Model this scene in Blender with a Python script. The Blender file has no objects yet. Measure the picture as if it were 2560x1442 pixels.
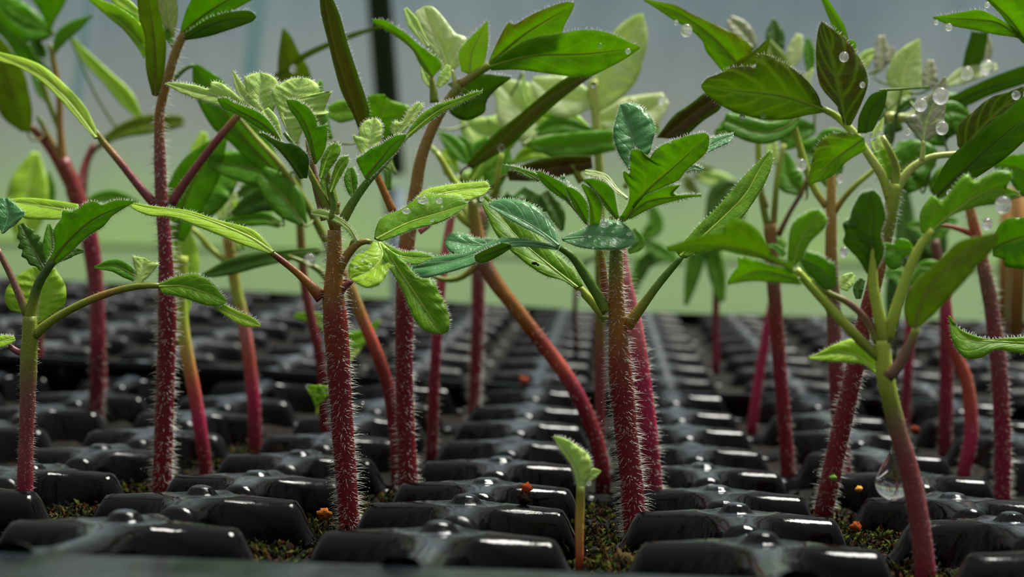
import bpy, math, random
from mathutils import Vector, Matrix, noise
R = random.Random(7)
SC = bpy.context.scene
COL = SC.collection
# ---------------------------------------------------------------- camera, light, exposure
PITCH = 0.035                       # one tray cell in metres
FPX, VX, VY, ROLL = 4170.0, 1521.0, 500.0, 0.0227
EYE = Vector((0.0, 0.0, 0.85))
_dx, _dy = VX-1280, VY-721
_ux = _dx*math.cos(ROLL)+_dy*math.sin(ROLL); _uy = -_dx*math.sin(ROLL)+_dy*math.cos(ROLL)
_phi = math.atan(-_uy/FPX); _psi = math.atan(_ux/FPX*math.cos(_phi))
_r = Vector((math.cos(_psi), math.sin(_psi), 0))
_f = Vector((-math.sin(_psi)*math.cos(_phi), math.cos(_psi)*math.cos(_phi), -math.sin(_phi)))
_u = _r.cross(_f)
CM = Matrix((_r, _u, -_f)).transposed() @ Matrix.Rotation(ROLL, 3, 'Z')
cam = bpy.data.cameras.new('camera'); co = bpy.data.objects.new('camera', cam); COL.objects.link(co)
co.matrix_world = Matrix.Translation(EYE) @ CM.to_4x4()
cam.sensor_width = 36.0; cam.lens = FPX/2560*36.0; cam.clip_start = 0.01; cam.clip_end = 200
cam.dof.use_dof = True; cam.dof.focus_distance = 6.5*PITCH; cam.dof.aperture_fstop = 30.0
SC.camera = co
w = bpy.data.worlds.new('overcast'); SC.world = w; w.use_nodes = True
nt = w.node_tree; bg = nt.nodes['Background']
tc = nt.nodes.new('ShaderNodeTexCoord'); sx = nt.nodes.new('ShaderNodeSeparateXYZ'); rp = nt.nodes.new('ShaderNodeValToRGB')
nt.links.new(tc.outputs['Generated'], sx.inputs[0]); nt.links.new(sx.outputs['Z'], rp.inputs[0]); nt.links.new(rp.outputs[0], bg.inputs[0])
rp.color_ramp.elements[0].color = (.15,.17,.19,1); rp.color_ramp.elements[1].color = (1,1,.98,1); rp.color_ramp.elements[1].position = .9
bg.inputs[1].default_value = .68
sun = bpy.data.lights.new('sun', 'SUN'); sun.energy = 7.0; sun.angle = math.radians(22); sun.color = (1,.97,.9)
so = bpy.data.objects.new('sun', sun); COL.objects.link(so)
so.rotation_euler = Vector((0.30, 0.34, 1.0)).to_track_quat('Z','Y').to_euler()   # light comes down from above, behind the seedlings and to the right
SC.view_settings.view_transform = 'Standard'; SC.view_settings.look = 'None'
SC.view_settings.exposure = 0.0; SC.view_settings.gamma = 1.0; SC.view_settings.use_curve_mapping = False

def at(x, y, D):
    "photo point (x, y) at the distance D, counted in tray cells, along the rows"
    v = CM @ Vector(((x-1280)/FPX, -(y-721)/FPX, -1.0))
    return EYE + v*(D*PITCH/v.y)
# ---------------------------------------------------------------- materials
def hexc(c): return tuple(((v/255)/12.92 if v <= 10 else (((v/255)+.055)/1.055)**2.4) for v in c)+(1,)
class N:
    def __init__(s, name):
        s.m = bpy.data.materials.new(name); s.m.use_nodes = True; s.t = s.m.node_tree; s.n = s.t.nodes
        s.b = s.n['Principled BSDF']; s.o = s.n['Material Output']
    def add(s, k, **kw):
        x = s.n.new('ShaderNode'+k)
        for a, v in kw.items(): setattr(x, a, v)
        return x
    def L(s, a, b): s.t.links.new(a, b)
    def noise(s, scale, detail=2, rough=.5, vec=None):
        x = s.add('TexNoise'); x.inputs['Scale'].default_value = scale; x.inputs['Detail'].default_value = detail; x.inputs['Roughness'].default_value = rough
        if vec is None: vec = s.add('TexCoord').outputs['Object']
        s.L(vec, x.inputs['Vector']); return x.outputs['Fac']
    def ramp(s, fac, stops):
        r = s.add('ValToRGB'); e = r.color_ramp.elements
        while len(e) < len(stops): e.new(.5)
        for q, (p, c) in zip(e, stops):
            q.position = p; q.color = hexc(c) if isinstance(c, tuple) else (c, c, c, 1)
        s.L(fac, r.inputs[0]); return r.outputs[0]
    def mix(s, fac, a, b):
        m = s.add('Mix', data_type='RGBA')
        for v, i in ((fac, 0), (a, 6), (b, 7)):
            if isinstance(v, (int, float)): m.inputs[i].default_value = v
            elif isinstance(v, tuple): m.inputs[i].default_value = hexc(v)
            else: s.L(v, m.inputs[i])
        return m.outputs[2]
    def math(s, op, a, b=None, c=None):
        m = s.add('Math', operation=op)
        for i, v in enumerate((a, b, c)):
            if v is None: continue
            if isinstance(v, (int, float)): m.inputs[i].default_value = v
            else: s.L(v, m.inputs[i])
        return m.outputs[0]
    def bump(s, h, strength=.3, dist=.0003):
        b = s.add('Bump'); b.inputs['Strength'].default_value = strength; b.inputs['Distance'].default_value = dist
        s.L(h, b.inputs['Height']); s.L(b.outputs[0], s.b.inputs['Normal']); return b.outputs[0]
def leaf_mat(name, base, vein, mott, amt=.5, rough=.45, trans=.35, veinw=1.0, spec=.28, scale=260, lat_=.38, side=None, edge=None):
    n = N(name)
    uv = n.add('UVMap'); sp = n.add('SeparateXYZ'); n.L(uv.outputs[0], sp.inputs[0])
    u, v = sp.outputs[0], sp.outputs[1]
    av = n.math('ABSOLUTE', n.math('SUBTRACT', n.math('MULTIPLY', v, 2), 1))
    nz = n.noise(scale, 3, .6)
    mot = n.ramp(n.math('ADD', n.math('MULTIPLY', nz, .6), n.math('MULTIPLY', n.noise(90, 2), .4)), [(.40, 0.0), (.62, 1.0)])
    fine = n.noise(2600, 2, .6)
    mid = n.ramp(av, [(.0, .85), (.045*veinw, .7), (.12*veinw, 0.0)])
    # lateral veins run forward from the midrib to the margin
    q = n.math('MULTIPLY', n.math('SUBTRACT', u, n.math('MULTIPLY', n.math('POWER', av, 1.4), .34)), 4.6)
    q = n.math('ADD', q, n.math('MULTIPLY', n.noise(140, 1), .5))
    fr = n.math('ABSOLUTE', n.math('SUBTRACT', n.math('FRACT', q), .5))
    lat = n.ramp(fr, [(.0, lat_), (.05*veinw, lat_*.7), (.15*veinw, 0.0)])
    small = n.add('TexVoronoi', feature='DISTANCE_TO_EDGE'); small.inputs['Scale'].default_value = 700
    n.L(n.add('TexCoord').outputs['Object'], small.inputs['Vector'])
    net = n.ramp(small.outputs['Distance'], [(.0, .22), (.09, 0.0)])
    c = n.mix(n.math('MULTIPLY', mot, amt), base, mott)
    c = n.mix(n.math('MULTIPLY', fine, .35), c, tuple(int(min(255, x*1.35+12)) for x in base))
    if side: c = n.mix(n.math('MULTIPLY', n.ramp(v, [(.06, 1.0), (.34, 0.0)]), n.ramp(nz, [(.30, .25), (.55, 1.0)])), c, side)
    if edge: c = n.mix(n.ramp(av, [(.62, 0.0), (.86, 1.0)]), c, edge)
    c = n.mix(net, c, vein)
    vm = n.math('MAXIMUM', mid, lat)
    c = n.mix(vm, c, vein)
    n.L(c, n.b.inputs['Base Color']); n.b.inputs['Roughness'].default_value = rough
    n.b.inputs['Specular IOR Level'].default_value = spec
    h = n.math('SUBTRACT', n.math('MULTIPLY', fine, .5), n.math('MULTIPLY', vm, 1.0))
    h = n.math('SUBTRACT', h, n.math('MULTIPLY', net, .5))
    nm = n.bump(h, .35, .00025)
    tr = n.add('BsdfTranslucent'); tc_ = n.mix(.35, c, (200, 235, 10)); n.L(tc_, tr.inputs[0]); n.L(nm, tr.inputs[1])
    ms = n.add('MixShader'); ms.inputs[0].default_value = trans
    n.L(n.b.outputs[0], ms.inputs[1]); n.L(tr.outputs[0], ms.inputs[2]); n.L(ms.outputs[0], n.o.inputs[0])
    return n.m
LM = {
 'fresh': leaf_mat('fresh_green_leaf', (114,168,20), (164,188,60), (62,114,10), .9, .42, .55),
 'tinged': leaf_mat('purple_tinged_green_leaf', (130,184,26), (180,204,76), (76,134,14), .9, .42, .52, 1.4, side=(96,74,56), lat_=.6),
 'bronze': leaf_mat('bronze_edged_green_leaf', (124,176,20), (168,180,60), (72,122,10), .9, .42, .52, side=(110,92,30), lat_=.5),
 'green': leaf_mat('deep_green_leaf', (88,154,18), (138,168,46), (42,104,10), .9, .42, .52),
 'lime':  leaf_mat('lime_leaf', (160,206,44), (192,216,108), (122,180,24), .6, .42, .42),
 'pale':  leaf_mat('downy_pale_leaf', (184,220,112), (196,220,146), (142,194,70), .6, .6, .38, .8),
 'teal':  leaf_mat('bluish_green_leaf', (66,128,66), (112,154,112), (96,152,94), .7, .34, .28, .8, spec=.4),
 'dark':  leaf_mat('dark_green_leaf', (58,106,14), (100,126,36), (26,66,8), .9, .42, .42),
 'olive': leaf_mat('olive_leaf', (104,136,18), (140,146,54), (88,72,22), .9, .42, .48),
 'purple':leaf_mat('purple_underside_leaf', (92,66,44), (150,176,56), (64,112,20), 1.0, .45, .28, 1.5, lat_=.8),
 'plum':  leaf_mat('plum_underside_leaf', (78,34,26), (120,92,50), (54,66,14), .9, .4, .22, 1.4, lat_=.1, edge=(84,120,20)),
 'silver':leaf_mat('wet_silvery_leaf', (226,236,190), (236,242,176), (182,212,110), .8, .3, .62, 1.6, lat_=.6),
 'mauve': leaf_mat('mauve_silver_leaf', (168,158,154), (190,212,130), (120,130,92), .7, .3, .36, 1.5, lat_=.7),
}
def attr_mat(name, rough=.45, nscale=900, namt=.35, bump=.3, spec=.5, trans=0):
    n = N(name); a = n.add('VertexColor', layer_name='Col')
    nz = n.noise(nscale, 2, .6)
    k = n.ramp(nz, [(.35, 0.0), (.7, 1.0)])
    hs = n.add('HueSaturation'); n.L(a.outputs[0], hs.inputs['Color']); hs.inputs['Value'].default_value = 1.3
    c = n.mix(n.math('MULTIPLY', k, namt), a.outputs[0], hs.outputs[0])
    n.L(c, n.b.inputs['Base Color']); n.b.inputs['Roughness'].default_value = rough; n.b.inputs['Specular IOR Level'].default_value = spec
    n.b.inputs['Subsurface Weight'].default_value = .0
    n.bump(nz, bump, .0003)
    return n.m
M_STEM = attr_mat('stem_skin')
def simple(name, c, rough=.5, spec=.5, metal=0, trans=0, ior=1.45):
    n = N(name); n.b.inputs['Base Color'].default_value = hexc(c); n.b.inputs['Roughness'].default_value = rough
    n.b.inputs['Specular IOR Level'].default_value = spec; n.b.inputs['Metallic'].default_value = metal
    n.b.inputs['Transmission Weight'].default_value = trans; n.b.inputs['IOR'].default_value = ior
    return n
def hair_mat():
    n = simple('plant_hair', (214,216,204), .35)
    tr = n.add('BsdfTranslucent'); tr.inputs[0].default_value = (.9,.9,.86,1)
    ms = n.add('MixShader'); ms.inputs[0].default_value = .5
    n.L(n.b.outputs[0], ms.inputs[1]); n.L(tr.outputs[0], ms.inputs[2]); n.L(ms.outputs[0], n.o.inputs[0]); return n.m
M_HAIR = hair_mat()
def bead_mat():
    n = simple('bead_water', (255,255,255), .05, .5, 0, 1.0, 1.33); tr = n.add('BsdfTranslucent'); ms = n.add('MixShader'); ms.inputs[0].default_value = .16
    n.L(n.b.outputs[0], ms.inputs[1]); n.L(tr.outputs[0], ms.inputs[2]); n.L(ms.outputs[0], n.o.inputs[0]); return n.m
M_BEAD = bead_mat()
M_WATER = simple('water', (255,255,255), .02, .5, 0, 1.0, 1.33).m
def tray_mat(name='black_tray_plastic', r0=.07, r1=.34):
    n = N(name); tc = n.add('TexCoord').outputs['Object']
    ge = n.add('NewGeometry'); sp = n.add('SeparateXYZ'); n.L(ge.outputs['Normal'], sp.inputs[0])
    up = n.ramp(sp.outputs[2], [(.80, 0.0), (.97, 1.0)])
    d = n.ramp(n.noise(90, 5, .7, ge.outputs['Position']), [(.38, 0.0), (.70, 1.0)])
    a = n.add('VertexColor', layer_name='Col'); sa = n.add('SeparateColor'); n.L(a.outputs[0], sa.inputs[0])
    dust_sheen = n.math('MULTIPLY', n.math('MULTIPLY', up, n.math('ADD', n.math('MULTIPLY', sa.outputs[0], .72), .01)), n.math('ADD', n.math('MULTIPLY', d, .75), .25))  # settled dust plus the sky's sheen on flat ridge tops, painted as one grey
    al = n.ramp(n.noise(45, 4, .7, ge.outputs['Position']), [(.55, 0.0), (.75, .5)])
    c = n.mix(dust_sheen, (2,2,3), (96,108,116))
    c = n.mix(n.math('MULTIPLY', al, dust_sheen), c, (96,120,60))
    n.L(c, n.b.inputs['Base Color'])
    f = n.noise(700, 3, .6, ge.outputs['Position'])
    wet = n.noise(38, 3, .6, ge.outputs['Position'])
    n.L(n.ramp(n.math('ADD', n.math('MULTIPLY', f, .4), n.math('MULTIPLY', wet, .6)), [(.45, r0), (.70, r1)]), n.b.inputs['Roughness'])
    n.b.inputs['Specular IOR Level'].default_value = .17
    n.bump(f, .12, .0003); return n.m
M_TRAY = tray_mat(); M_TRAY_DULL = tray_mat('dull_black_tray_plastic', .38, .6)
def soil_mat():
    n = N('compost'); ge = n.add('NewGeometry').outputs['Position']
    a = n.noise(520, 5, .75, ge); m = n.noise(55, 3, .6, ge)
    c = n.ramp(a, [(.32, (3,2,2)), (.5, (11,8,6)), (.66, (30,18,10)), (.8, (60,32,16))])
    g = n.ramp(a, [(.32, (6,8,2)), (.55, (24,32,6)), (.75, (66,74,14))])
    n.L(n.mix(n.ramp(m, [(.50, 0.0), (.68, 1.0)]), c, g), n.b.inputs['Base Color'])
    n.b.inputs['Roughness'].default_value = .65; n.b.inputs['Specular IOR Level'].default_value = .08; n.bump(a, .8, .001); return n.m
M_SOIL = soil_mat()
M_MOSS = attr_mat('moss', .7, 1500, .5, spec=.08)
M_CRUMB = attr_mat('crumb', .8, 2500, .7, .6, spec=.1)
# ---------------------------------------------------------------- mesh helpers
def mesh_obj(name, vs, fs, mats, parent=None, smooth=True, uv=None, col=None, fm=None):
    me = bpy.data.meshes.new(name); me.from_pydata([tuple(v) for v in vs], [], fs)
    for m in (mats if isinstance(mats, (list, tuple)) else [mats]): me.materials.append(m)
    if smooth: me.polygons.foreach_set('use_smooth', [True]*len(fs))
    if fm: me.polygons.foreach_set('material_index', fm)
    if uv:
        l = me.uv_layers.new(name='UVMap'); buf = []
        for f in fs:
            for i in f: buf += uv[i]
        l.data.foreach_set('uv', buf)
    if col:
        a = me.color_attributes.new('Col', 'FLOAT_COLOR', 'POINT'); buf = []
        for c in col: buf += c
        a.data.foreach_set('color', buf)
    me.update(); o = bpy.data.objects.new(name, me); COL.objects.link(o)
    if parent is not None: o.parent = parent; o.matrix_parent_inverse = Matrix.Translation(-parent.location)
    return o
def tag(o, label=None, cat=None, group=None, kind=None):
    if label: o['label'] = label
    if cat: o['category'] = cat
    if group: o['group'] = group
    if kind: o['kind'] = kind
    return o
def thing(name, label, cat, loc, group=None):
    o = bpy.data.objects.new(name, None); COL.objects.link(o); o.location = loc; o.empty_display_size = .01
    return tag(o, label, cat, group)
def cr(pts, n):
    "n points along a Catmull-Rom curve through pts (tuples of any length), even in arc length"
    if len(pts) == 1: return [pts[0]]*n
    P = [tuple(2*a-b for a, b in zip(pts[0], pts[1]))]+list(pts)+[tuple(2*a-b for a, b in zip(pts[-1], pts[-2]))]
    out = []
    for i in range(1, len(P)-2):
        for k in range(8):
            t = k/8; o = []
            for a, b, c, d in zip(P[i-1], P[i], P[i+1], P[i+2]):
                o.append(.5*(2*b+(c-a)*t+(2*a-5*b+4*c-d)*t*t+(3*b-a-3*c+d)*t**3))
            out.append(tuple(o))
    out.append(tuple(pts[-1])); L = [0]
    for a, b in zip(out, out[1:]): L.append(L[-1]+math.hypot(b[0]-a[0], b[1]-a[1])+1e-6)
    res = []; j = 0
    for k in range(n):
        s = L[-1]*k/(n-1)
        while j < len(L)-2 and L[j+1] < s: j += 1
        t = (s-L[j])/(L[j+1]-L[j]); t = max(0, min(1, t))
        res.append(tuple(a+(b-a)*t for a, b in zip(out[j], out[j+1])))
    return res
CROPS = {'A1':(400,150,4.806),'A2':(700,220,4.369),'A3':(750,430,3.353),'A4':(1100,400,3.605),'A5':(1240,230,3.605),'A6':(0,430,2.943),
 'B1':(0,0,4.369),'B2':(400,0,4.12),'B3':(920,0,3.433),'B4':(1600,0,3.605),'B5':(2060,0,3.604),'B6':(1640,380,2.487),'B7':(2060,360,2.67),'F1':(900,1000,3.2),'P':(0,0,1)}
def pts(s):
    "'A1 x,y x,y[,d] ...' -> list of photo points; the prefix names the enlarged crop the numbers were read from"
    w = s.split(); k = CROPS['P']
    if w[0] in CROPS: k = CROPS[w[0]]; w = w[1:]
    out = []
    for q in w:
        a = [float(z) for z in q.split(',')]
        out.append((k[0]+a[0]/k[2], k[1]+a[1]/k[2], a[2] if len(a) > 2 else 0.0))
    return out
COLS = {'c':(112,8,26),'d':(84,5,20),'C':(128,20,48),'k':(172,34,76),'K':(212,110,116),'r':(122,34,18),'o':(146,92,20),'b':(152,116,50),'g':(120,134,30),
 'G':(84,124,26),'l':(168,186,60),'y':(196,206,110),'m':(128,58,62),'M':(118,84,66),'s':(176,76,54),'t':(186,150,70),'T':(60,90,20),'x':(60,24,22),'w':(196,110,110)}
NEAR = {}
def tube(parent, name, p, D, ws, cols, n=None, seg=14, extra=0, hair=0, hairlen=22, hd=1.0, hb=None):
    """a stem or petiole: p photo points (x, y, depth offset in px), ws widths in px, cols colour letters, hair = hairs per 100 px"""
    p = pts(p) if isinstance(p, str) else p
    n = n or max(8, int(sum(math.hypot(b[0]-a[0], b[1]-a[1]) for a, b in zip(p, p[1:]))/14))
    C = cr(p, n); P0 = FPX/D
    W = cr([(i, 0, w_) for i, w_ in enumerate(ws)] if len(ws) > 1 else [(0, 0, ws[0]), (1, 0, ws[0])], n)
    cc = [hexc(COLS[c])[:3] for c in cols]
    cen = [at(x, y, D+d/P0) for x, y, d in C]
    NEAR.setdefault(parent.name, []).extend(cen)
    if extra: cen.insert(0, cen[0]-Vector((0, 0, extra))); W.insert(0, W[0]); n += 1
    vs, fs, col = [], [], []; fr = None; frames = []
    for i in range(n):
        t = (cen[min(i+1, n-1)]-cen[max(i-1, 0)]).normalized()
        a = Vector((0, 1, 0)); a = (a-t*a.dot(t)).normalized(); b = t.cross(a)
        dd = (cen[i].y-EYE.y)/PITCH
        r = W[i][2]/2/(FPX/dd)*PITCH
        f = i/(n-1)*(len(cc)-1); k = min(int(f), len(cc)-2) if len(cc) > 1 else 0
        q = f-k; c0 = cc[k]; c1 = cc[min(k+1, len(cc)-1)]
        c = tuple(x*(1-q)+y*q for x, y in zip(c0, c1))
        frames.append((cen[i], a, b, r, t))
        for j in range(seg):
            th = 2*math.pi*j/seg
            vs.append(cen[i]+(a*math.cos(th)+b*math.sin(th))*r*(1+.05*noise.noise(Vector((i*.6, j*.9, D)))))
            col.append(c+(1,))
        if i:
            for j in range(seg):
                k2 = (j+1) % seg
                fs.append(((i-1)*seg+j, (i-1)*seg+k2, i*seg+k2, i*seg+j))
    fs.append(tuple(range(seg-1, -1, -1))); fs.append(tuple((n-1)*seg+j for j in range(seg)))
    o = mesh_obj(name, vs, fs, M_STEM, parent, col=col)
    if hair:
        L = sum((b_[0]-a_[0]).length for a_, b_ in zip(frames, frames[1:]))
        hairs(o, frames, int(hair*L/PITCH*P0/100), hairlen/P0*PITCH, hb)
    return o
def hairs(parent, frames, cnt, ln, hb=None):
    vs, fs = [], []
    for _ in range(cnt):
        f = R.random()*(len(frames)-1)
        hb = hb or 1.35
        if hb: f = (len(frames)-1)*(R.random()**hb)
        i = int(f); q = f-i; A, B = frames[i], frames[min(i+1, len(frames)-1)]
        c = A[0].lerp(B[0], q); r = A[3]*(1-q)+B[3]*q; th = R.random()*6.283
        n_ = A[1]*math.cos(th)+A[2]*math.sin(th); base = c+n_*r*.96
        l = ln*R.choice((.3, .4, .5, .7, .85, 1.0))*R.uniform(.7, 1.1)
        d = (n_+A[4]*R.uniform(-.35, .2)+A[2].cross(n_)*R.uniform(-.2, .2)).normalized()
        mid = base+d*l*.55; tip = base+d*l+A[4]*l*R.uniform(-.25, .05)
        s1 = d.cross(A[4]).normalized(); s2 = A[4]
        w0, w1 = ln*.025, ln*.012; k = len(vs)
        for P_, w_ in ((base, w0), (mid, w1)):
            for a in (0, 2.094, 4.189): vs.append(P_+(s1*math.cos(a)+s2*math.sin(a))*w_)
        vs.append(tip)
        for a in range(3):
            b = (a+1) % 3
            fs += [(k+a, k+b, k+3+b, k+3+a), (k+3+a, k+3+b, k+6)]
        if R.random() < .12:                       # a gland bead at the end of some hairs
            m = len(vs); q_ = w0*1.5
            for a in ((1,0,0),(-1,0,0),(0,1,0),(0,-1,0),(0,0,1),(0,0,-1)): vs.append(tip+Vector(a)*q_)
            for a, b in ((0,2),(2,1),(1,3),(3,0)): fs += [(m+a, m+b, m+4), (m+b, m+a, m+5)]
    return tag(mesh_obj('stem_hair', vs, fs, M_HAIR, parent), kind='stuff')
RIB = {'fresh':(140,168,40),'tinged':(150,176,56),'bronze':(140,160,40),'green':(112,128,34),'lime':(172,196,84),'pale':(150,170,110),'teal':(96,138,86),'dark':(80,104,26),'purple':(146,172,60),'silver':(214,226,150),'mauve':(170,190,110),'olive':(130,118,52)}
def leaf(parent, D, mat, mid, L=None, Rr=None, hw=None, tilt=None, cup=.25, go=0, off=0, bulge=.06, wave=.05, hair=0, name='leaf', back=None, teeth=0, label=None, twist=0, K=5, nolink=False):
    """a leaf blade. mid, L, Rr: midrib and the two margins from base to tip; or hw: half widths along the midrib.
       tilt > 0: the part that stands higher lies farther away (the upper face shows); < 0: the underside shows"""
    m = pts(mid); P0 = FPX/D; S = PITCH/P0
    rows = 30 if not L else max(30, 6*max(len(L.split()), len(Rr.split())))
    M_ = cr(m, rows)
    if hw:
        k = float(CROPS.get(mid.split()[0], (0,0,1))[2]); ws = [h/k for h in hw]
        W = cr([(i, 0, h) for i, h in enumerate(ws)], rows); l_, r_ = [], []
        for i in range(rows):
            a, b = M_[max(i-1, 0)], M_[min(i+1, rows-1)]
            dx, dy = b[0]-a[0], b[1]-a[1]; q = math.hypot(dx, dy) or 1; nx, ny = dy/q, -dx/q
            t = i/(rows-1); h = max(W[i][2], .3)
            e = 1+(teeth*(math.sin(t*33)*.5+.5*abs(math.sin(t*21+1))) if teeth else 0)
            l_.append((M_[i][0]+nx*h*e, M_[i][1]+ny*h*e, M_[i][2])); r_.append((M_[i][0]-nx*h*e, M_[i][1]-ny*h*e, M_[i][2]))
    else:
        l_, r_ = cr(pts(L), rows), cr(pts(Rr), rows)
    if tilt is None: tilt = .5
    bx, by = m[0][0], m[0][1]; vs, uv = [], []; seed = R.random()*50; full = 2*K+1
    tot = 0; dist = [0]
    for a, b in zip(M_, M_[1:]): tot += math.hypot(b[0]-a[0], b[1]-a[1]); dist.append(tot)
    for i in range(rows):
        mx, my, md = M_[i]
        for j in range(full):
            s = (j-K)/K; e = l_[i] if s < 0 else r_[i]; a = abs(s)
            ex, ey, ed = e[0], e[1], e[2]
            half = math.hypot(ex-mx, ey-my)
            x = mx+(ex-mx)*a; y = my+(ey-my)*a
            d = md*(1-a)+(ed if ed else md)*a + off + go*dist[i]
            d += tilt*(by-y) - cup*half*a*(1.4-.6*a) - bulge*half*math.sin(a*math.pi)
            qv = (i/(rows-1)-.34*a**1.4)*4.6; d -= .16*half*a*(1-a)*abs(math.sin(math.pi*qv))
            d += twist*s*half*(i/(rows-1)-.3)
            nz = noise.noise(Vector((i*.28+seed, s*1.7, seed)))*2+.8*noise.noise(Vector((i*.7, s*4, seed)))
            d += wave*half*nz*(.3+a)
            vs.append(at(x, y, D+d/P0)); uv.append((i/(rows-1), .5+.5*s))
    fs, n1 = [], len(vs)
    for i in range(rows-1):
        for j in range(full-1):
            a = i*full+j; fs.append((a, a+1, a+full+1, a+full))
    # face the camera, then a second sheet behind joined around the rim
    nrm = [Vector((0, 0, 0)) for _ in vs]
    for f in fs:
        n_ = (vs[f[2]]-vs[f[0]]).cross(vs[f[3]]-vs[f[1]])
        for q in f: nrm[q] += n_
    sgn = sum(n_.dot(EYE-v) for n_, v in zip(nrm, vs))
    if sgn < 0: fs = [f[::-1] for f in fs]; nrm = [-n_ for n_ in nrm]
    th = 4.0*S if D < 8 else 6*S
    up = [v-n_.normalized()*th*(.9 if 0 < (i % full) < full-1 else .4) if n_.length > 0 else v for i, (v, n_) in enumerate(zip(vs, nrm))]
    nf = len(fs); fs2 = [tuple(q+n1 for q in f[::-1]) for f in fs]
    ring = [j for j in range(full)]+[i*full+full-1 for i in range(1, rows)]+[(rows-1)*full+j for j in range(full-2, -1, -1)]+[i*full for i in range(rows-2, 0, -1)]
    rim = [(ring[i], ring[i-1], ring[i-1]+n1, ring[i]+n1) for i in range(len(ring))]
    if sgn < 0: rim = [f[::-1] for f in rim]
    fm = [0]*nf+[1]*nf+[0]*len(rim)
    o = mesh_obj(name, vs+up, fs+fs2+rim, [LM[mat], LM[back or mat]], parent, uv=uv+uv, fm=fm)
    if label: o['label'] = label
    near = NEAR.setdefault(parent.name, [])
    if near and D >= 8.2 and not nolink:                                         # a leaf that starts away from any stalk gets one of its own
        b0 = vs[K]; q_ = min(near, key=lambda v: (v-b0).length)
        dq = (q_-b0).length
        if .003 < dq < .035:
            d_ = (vs[3*full+K]-b0).normalized()*min(.15*dq, .002); m1 = b0-d_; m2 = (m1+q_)/2+Vector((0, 0, -.08*dq)); P3 = [b0+d_*.3, b0, m1, m2, q_]
            cc_ = cr([tuple(v) for v in P3], 12); pv, pf = [], []; r = 3.6*S; c_ = hexc({'dark':(60,84,24),'plum':(110,70,50),'olive':(110,100,40)}.get(mat, (112,136,44)))
            for i in range(12):
                c = Vector(cc_[i]); t = (Vector(cc_[min(i+1, 11)])-Vector(cc_[max(i-1, 0)])).normalized(); a1 = t.orthogonal().normalized(); a2 = t.cross(a1)
                for j in range(8): w_ = j/8*6.2832; pv.append(c+(a1*math.cos(w_)+a2*math.sin(w_))*r*(.7+.3*i/11))
                if i:
                    for j in range(8): j2 = (j+1) % 8; pf.append(((i-1)*8+j, (i-1)*8+j2, i*8+j2, i*8+j))
            mesh_obj('petiole', pv, pf, M_STEM, parent, col=[c_]*len(pv))
    near.extend(vs[i*full+K] for i in range(0, rows, 4))
    if D < 9 and (hair or tot > 90) and mat not in ('plum',):      # raised midrib on the face that is seen
        mv, mf, nn = [], [], int(rows*.92); rc = hexc(RIB.get(mat, (140,160,60)))
        for i in range(nn):
            c = vs[i*full+K]; c2 = vs[(i+1)*full+K]; t = (c2-c); n_ = nrm[i*full+K].normalized() if nrm[i*full+K].length else Vector((0,-1,0))
            sd = t.cross(n_); sd = sd.normalized() if sd.length else Vector((1,0,0)); r = (min(4.6, 1.6+tot*.012)*(1-i/nn)+.5)*S
            for a_ in range(6):
                th_ = a_/6*6.2832; mv.append(c+sd*math.cos(th_)*r+n_*math.sin(th_)*r*.7)
            if i:
                for a_ in range(6): b_ = (a_+1) % 6; mf.append(((i-1)*6+a_, (i-1)*6+b_, i*6+b_, i*6+a_))
        mesh_obj('midrib', mv, mf, M_STEM, o, col=[rc]*len(mv))
    if hair:
        hv, hf = [], []
        for side in (0, full-1):
            for i in range(1, rows-1):
                for _ in range(hair):
                    q = R.random(); A = vs[i*full+side]; B = vs[(i+1)*full+side]; c = A.lerp(B, q)
                    inn = vs[i*full+(1 if side == 0 else full-2)]
                    n_ = (c-inn)
                    if n_.length < 1e-7: continue
                    n_.normalize(); t = (B-A)
                    if t.length < 1e-8: continue
                    t.normalize(); d = (n_-t*(n_.dot(t))+t*R.uniform(-.3, .5)+Vector((0, -1, 0))*R.uniform(-.4, .4)).normalized()
                    l = R.uniform(5, 11)*S; k = len(hv); wv = t*(.55*S); w2 = Vector((0, 1, 0))*(.55*S)
                    hv += [c-wv, c+wv, c+w2, c+d*l]
                    hf += [(k, k+1, k+3), (k+1, k+2, k+3), (k+2, k, k+3)]
        if hf: tag(mesh_obj('margin_hair', hv, hf, M_HAIR, o), kind='stuff')
    return o
def blob(name, c, r, mat, parent=None, seg=10, rings=6, squash=(1,1,1), rough=0, col=None):
    vs, fs = [], []
    for i in range(rings+1):
        for j in range(seg):
            a = math.pi*i/rings; b = 2*math.pi*j/seg
            v = Vector((math.sin(a)*math.cos(b)*squash[0], math.sin(a)*math.sin(b)*squash[1], math.cos(a)*squash[2]))
            if rough: v *= 1+rough*(noise.noise(v*2.0+c*700)+.8*noise.noise(v*5.5+c*900))
            vs.append(c+v*r)
    for i in range(rings):
        for j in range(seg):
            k = (j+1) % seg; fs.append((i*seg+j, (i+1)*seg+j, (i+1)*seg+k, i*seg+k))
    return mesh_obj(name, vs, fs, mat, parent, col=[hexc(col)]*len(vs) if col else None)
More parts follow.
